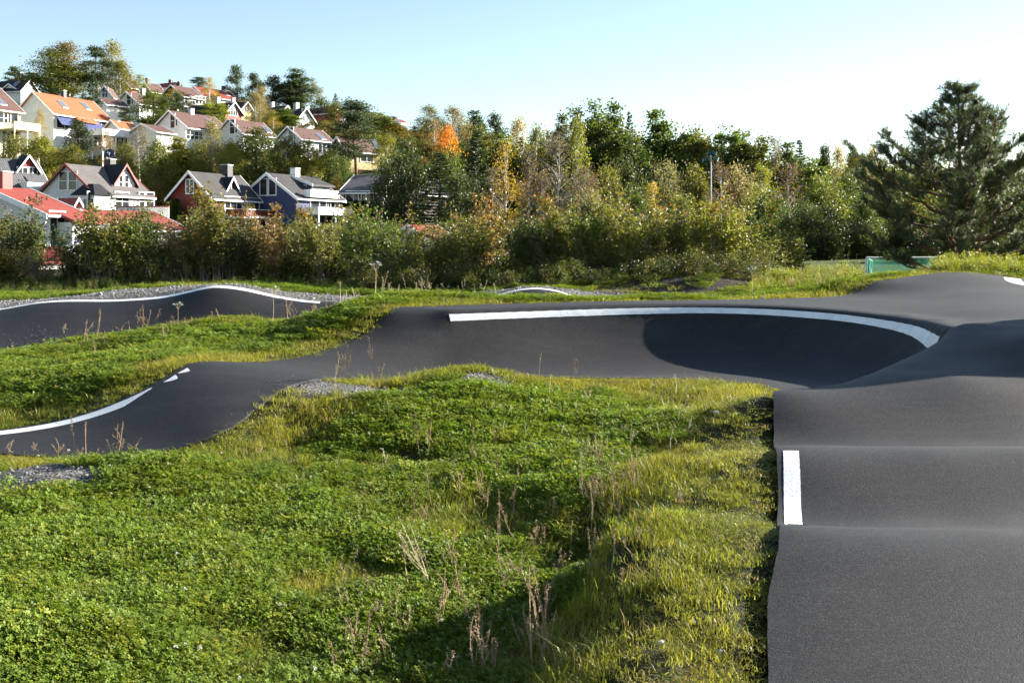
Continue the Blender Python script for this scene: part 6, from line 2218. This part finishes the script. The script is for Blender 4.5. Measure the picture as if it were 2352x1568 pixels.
def stalk(seed, branches=0, head=.45, dense=26, mat=None):
    """a dry weed stalk one metre tall with a ragged seed head"""
    rng = np.random.default_rng(seed)
    g = Geo()
    def one(b, e, r, hd, k):
        s = np.linspace(0, 1, 8)[:, None]
        p = b + (e - b) * s + np.sin(s * 3.1 + seed) * rng.normal(size=3) * .02
        g.tube(p, np.linspace(r, r * .4, 8), 4)
        k = int(k * 1.6); u = 1 - hd * rng.random(k)
        C = np.c_[[np.interp(u, s[:, 0], p[:, i]) for i in range(3)]].T
        ax = np.tile((e - b) / np.linalg.norm(e - b), (k, 1)) * 1.2 + rand_dirs(k, rng) * .8
        C = C + rng.normal(size=(k, 3)) * .007
        g.quads(leaf_quads(C, .021, rng, .38, axis=ax), rng=rng)
        g.quads(leaf_quads(C + rng.normal(size=(k, 3)) * .004, .014, rng, .5, axis=ax), rng=rng)
    one(np.array((0, 0, -.03)), np.array((rng.normal() * .08, rng.normal() * .08, 1.0)), .0052, head, dense)
    for i in range(branches):
        z0 = rng.uniform(.15, .55); th = rng.uniform(0, 6.283); l = rng.uniform(.25, .5)
        b = np.array((0, 0, z0)); e = b + np.array((math.cos(th) * .16 * l, math.sin(th) * .16 * l, l))
        one(b, e, .0036, .6, int(dense * .6))
    return g.mesh('stalk_mesh', [mat or M_STALK])


ST = [stalk(800 + i, (0, 0, 1, 2, 3, 4)[i], (.35, .5, .5, .55, .6, .6)[i], (22, 34, 26, 26, 24, 22)[i]) for i in range(6)]
SP = [stalk(820 + i, (0, 1, 3)[i], .5, 24, M_STALKP) for i in range(3)]
groups = {
    'shade': ('dry brown weed stalk rising from the shaded foreground hollow', 11,
              [(365, 1025, 385), (300, 960, 320), (340, 1010, 300), (665, 1120, 480), (125, 1360, 480), (465, 1420, 380), (930, 1080, 240), (1060, 960, 320), (1090, 940, 540), (1470, 1560, 580), (1560, 1560, 660), (1380, 1480, 580),
               (1440, 1540, 480), (1660, 1568, 290), (2070, 1450, 980), (2250, 1400, 720), (2220, 1200, 780), (1880, 620, 420), (1820, 720, 240), (1020, 900, 300), (2300, 640, 520), (1500, 780, 130), (2320, 1540, 260), (1300, 1440, 260),
               (1520, 1568, 420), (1590, 1568, 390), (60, 1300, 380), (2180, 1000, 500)]),
    'slope': ('dry reddish stalk standing on the slope above the shaded hollow', 10,
              [(1010, 1130, 120), (690, 920, 130), (920, 790, 190), (500, 940, 170), (430, 1110, 160), (345, 880, 230), (350, 960, 200), (600, 770, 110), (780, 700, 170), (800, 700, 140), (760, 690, 120), (830, 690, 130), (930, 660, 130),
               (950, 640, 160), (900, 640, 120), (1000, 620, 130), (970, 600, 100), (580, 900, 90), (440, 870, 140), (270, 930, 110), (120, 1040, 200), (860, 660, 110), (1240, 690, 80), (1050, 860, 60), (640, 1120, 220)]),
    'far_island': ('pale dry stalk in the clover near the far rim of the hollow', 10,
                   [(1250, 270, 150), (1240, 290, 90), (790, 190, 80), (850, 360, 110), (600, 170, 110), (980, 420, 120), (1140, 380, 90), (1200, 400, 80), (940, 290, 70), (1155, 250, 90), (700, 250, 60), (870, 250, 60)]),
    'left_edge': ('brown stalk on the grass lip in front of the left run', 8,
                  [(530, 1275, 270), (582, 1275, 220), (800, 1255, 205), (390, 1265, 115), (235, 1245, 80), (50, 1230, 80), (110, 1230, 70), (630, 1275, 65), (460, 1265, 60), (910, 1225, 70), (548, 1270, 70), (790, 1255, 120), (815, 1250, 110), (475, 790, 80)]),
    'ridge': ('thin reddish stalk on the grass ridge between the two runs', 8,
              [(640, 500, 220), (650, 480, 170), (965, 400, 150), (978, 400, 120), (955, 400, 110), (1065, 400, 130), (1115, 410, 70), (880, 400, 60), (1000, 400, 70), (1150, 400, 90), (1210, 400, 90), (1280, 400, 90), (1410, 380, 95), (1510, 345, 85),
               (565, 520, 165), (2100, 330, 100), (2130, 320, 90), (2160, 320, 100), (2190, 320, 80), (2215, 310, 90), (1965, 330, 120), (2010, 335, 110), (1120, 490, 120), (670, 560, 90), (720, 540, 130), (1250, 410, 60), (1345, 390, 40), (820, 410, 50), (440, 420, 60), (95, 560, 80)]),
    'gravel_lip': ('slender stalk on the gravelly lip below the banked curve', 9,
                   [(205, 735, 190), (235, 740, 120), (268, 725, 190), (328, 700, 240), (497, 715, 260), (512, 715, 110), (437, 800, 130), (1612, 700, 155), (1880, 695, 120)]),
    'behind': ('tall pale weed in front of the dark hedge', 9,
               [(503, 165, 170), (562, 158, 160), (575, 158, 130), (550, 158, 110), (800, 135, 80), (820, 135, 110), (835, 135, 100), (850, 135, 120), (862, 135, 100), (1105, 110, 80), (1090, 112, 60), (1000, 110, 60), (1320, 130, 70), (1180, 120, 60),
                (1240, 110, 70), (715, 130, 130), (640, 150, 80), (935, 110, 60), (265, 180, 120), (290, 200, 90), (380, 190, 90), (1460, 140, 50), (1420, 140, 40)]),
    'right_bank': ('straw-coloured weed among the tall grass of the right bank', 6,
                   [(1240, 1500, 170), (1640, 1540, 160), (1660, 1540, 120), (1620, 1540, 110), (1730, 1320, 160), (1700, 1330, 120), (1880, 1420, 120), (1910, 1400, 110), (1840, 1450, 100), (1780, 1480, 90), (1560, 1500, 90), (1500, 1480, 90), (1320, 1480, 80), (1940, 1440, 80)]),
}
rs = np.random.default_rng(77)
groups['slope'][2].extend((rs.uniform(-150, 1050), rs.uniform(420, 1150), rs.uniform(70, 210)) for _ in range(34))
groups['shade'][2].extend((rs.uniform(-100, 2500), rs.uniform(500, 1560), rs.uniform(180, 560)) for _ in range(22))
groups['far_island'][2].extend((rs.uniform(-300, 1300), rs.uniform(130, 520), rs.uniform(50, 110)) for _ in range(16))
for key, (label, zk, lst) in groups.items():
    mh = np.median([q[2] for q in lst]); mx = np.median([q[0] for q in lst])
    for j, (zx, zy, zh) in enumerate(lst):
        px, py = Z(zk, zx, zy)
        y0 = 23.0 if key in ('behind', 'right_bank') else 3.0
        x, y, z = ground_px(px, py, y0=y0)
        if y > 60: continue
        if edge_dist([x], [y])[0] < .03:
            y -= .0
        h = max(.12, 1.2 * zh / ZOOM[zk][2] * 2352 / 2377 / FOC * y)
        pal = key in ('far_island', 'behind', 'right_bank')
        me = SP[j % 3] if pal else ST[(j * 5 + 1) % 6]
        o = link('dry_stalk', me, label=('tall ' if zh > mh else 'short ') + label.replace('tall ', '') + (', left part' if zx < mx else ', right part'), cat='weed stalk', group={'shade': 'stalks in the shaded hollow', 'slope': 'stalks on the slope', 'far_island': 'stalks near the far rim', 'left_edge': 'stalks by the left run', 'ridge': 'stalks on the ridge',
                 'gravel_lip': 'stalks on the gravelly lip', 'behind': 'weeds before the hedge', 'right_bank': 'weeds on the right bank'}[key],
                 loc=(x, y, z - .02), rot=(RNG.normal() * .1, RNG.normal() * .1 - .04, RNG.uniform(0, 6.28)), scale=(.9 * (1 + .7 * float(smooth(9, 25, y))),) * 2 + (h,))

# leaning pale grass panicles at the rim of the shade
for j, (zx, zy, lean) in enumerate(((930, 520, -.55), (950, 560, -.42), (960, 540, -.65), (900, 640, -.3), (980, 600, -.5))):
    px, py = Z(11, zx, zy); x, y, z = ground_px(px, py)
    link('grass_panicle', SP[2], label='leaning pale grass panicle at the edge of the foreground shade', cat='grass stalk', group='leaning panicles', loc=(x, y, z), rot=(0, lean, .3 * j), scale=(.5, .5, .55))
# white umbel plants
def umbel():
    rng = np.random.default_rng(31); g = Geo(); f = Geo()
    g.tube([(0, 0, 0), (.02, 0, .45), (.01, .02, .8)], [.006, .005, .003], 4)
    for i in range(9):
        th = i * .7; e = np.array((.01 + .13 * math.cos(th), .02 + .13 * math.sin(th), .95 + .03 * rng.normal()))
        g.tube([(.01, .02, .75), e], [.003, .002], 3)
        C = e + rng.normal(size=(16, 3)) * np.array((.03, .03, .006))
        f.quads(leaf_quads(C, .025, rng, .9, up=3), rng=rng)
    return g.mesh('stem', [M_STALKP]), f.mesh('flowers', [M_FLOWER])
um = umbel()
for px, py, h, lab in ((*Z(8, 1862, 375), .75, 'white-flowered umbel plant on the ridge before the far left run'), (*Z(8, 1212, 410), .55, 'small white umbel plant among the stalks of the ridge'), (1727, 683, .7, 'white-flowered umbel plant in front of the dark earth heap'), (*Z(9, 503, 165), .9, 'tall umbel plant before the hedge above the grass tongue')):
    x, y, z = ground_px(px, py)
    r = link('umbel_plant', None, label=lab, cat='flower', loc=(x, y, z - .01), scale=(h, h, h))
    link('stem', um[0], r); link('flowers', um[1], r)
# stones
for (px, py, s, lab) in ((1645, 950, .055, 'pale stone in the grass near the corner of the right run'), (1652, 1497, .028, 'small white stone on the near right shoulder'), (1518, 1478, .03, 'small grey stone in the bare earth of the shoulder'),
                         (30, 652, .35, 'pale boulder at the left end of the gravel strip'), (75, 650, .25, 'smaller pale boulder beside the gravel strip')):
    x, y, z = ground_px(px, py, y0=23 if py < 700 else 3)
    o = link('stone', stone_mesh(int(px)), label=lab, cat='stone', loc=(x, y, z + s * .15), rot=(0, 0, px), scale=(s * 2, s * 1.5, s * 1.4))
    o.data.materials.clear(); o.data.materials.append(plain('pale_stone', (.45, .43, .41), .85, noise=.2, bump=.3))
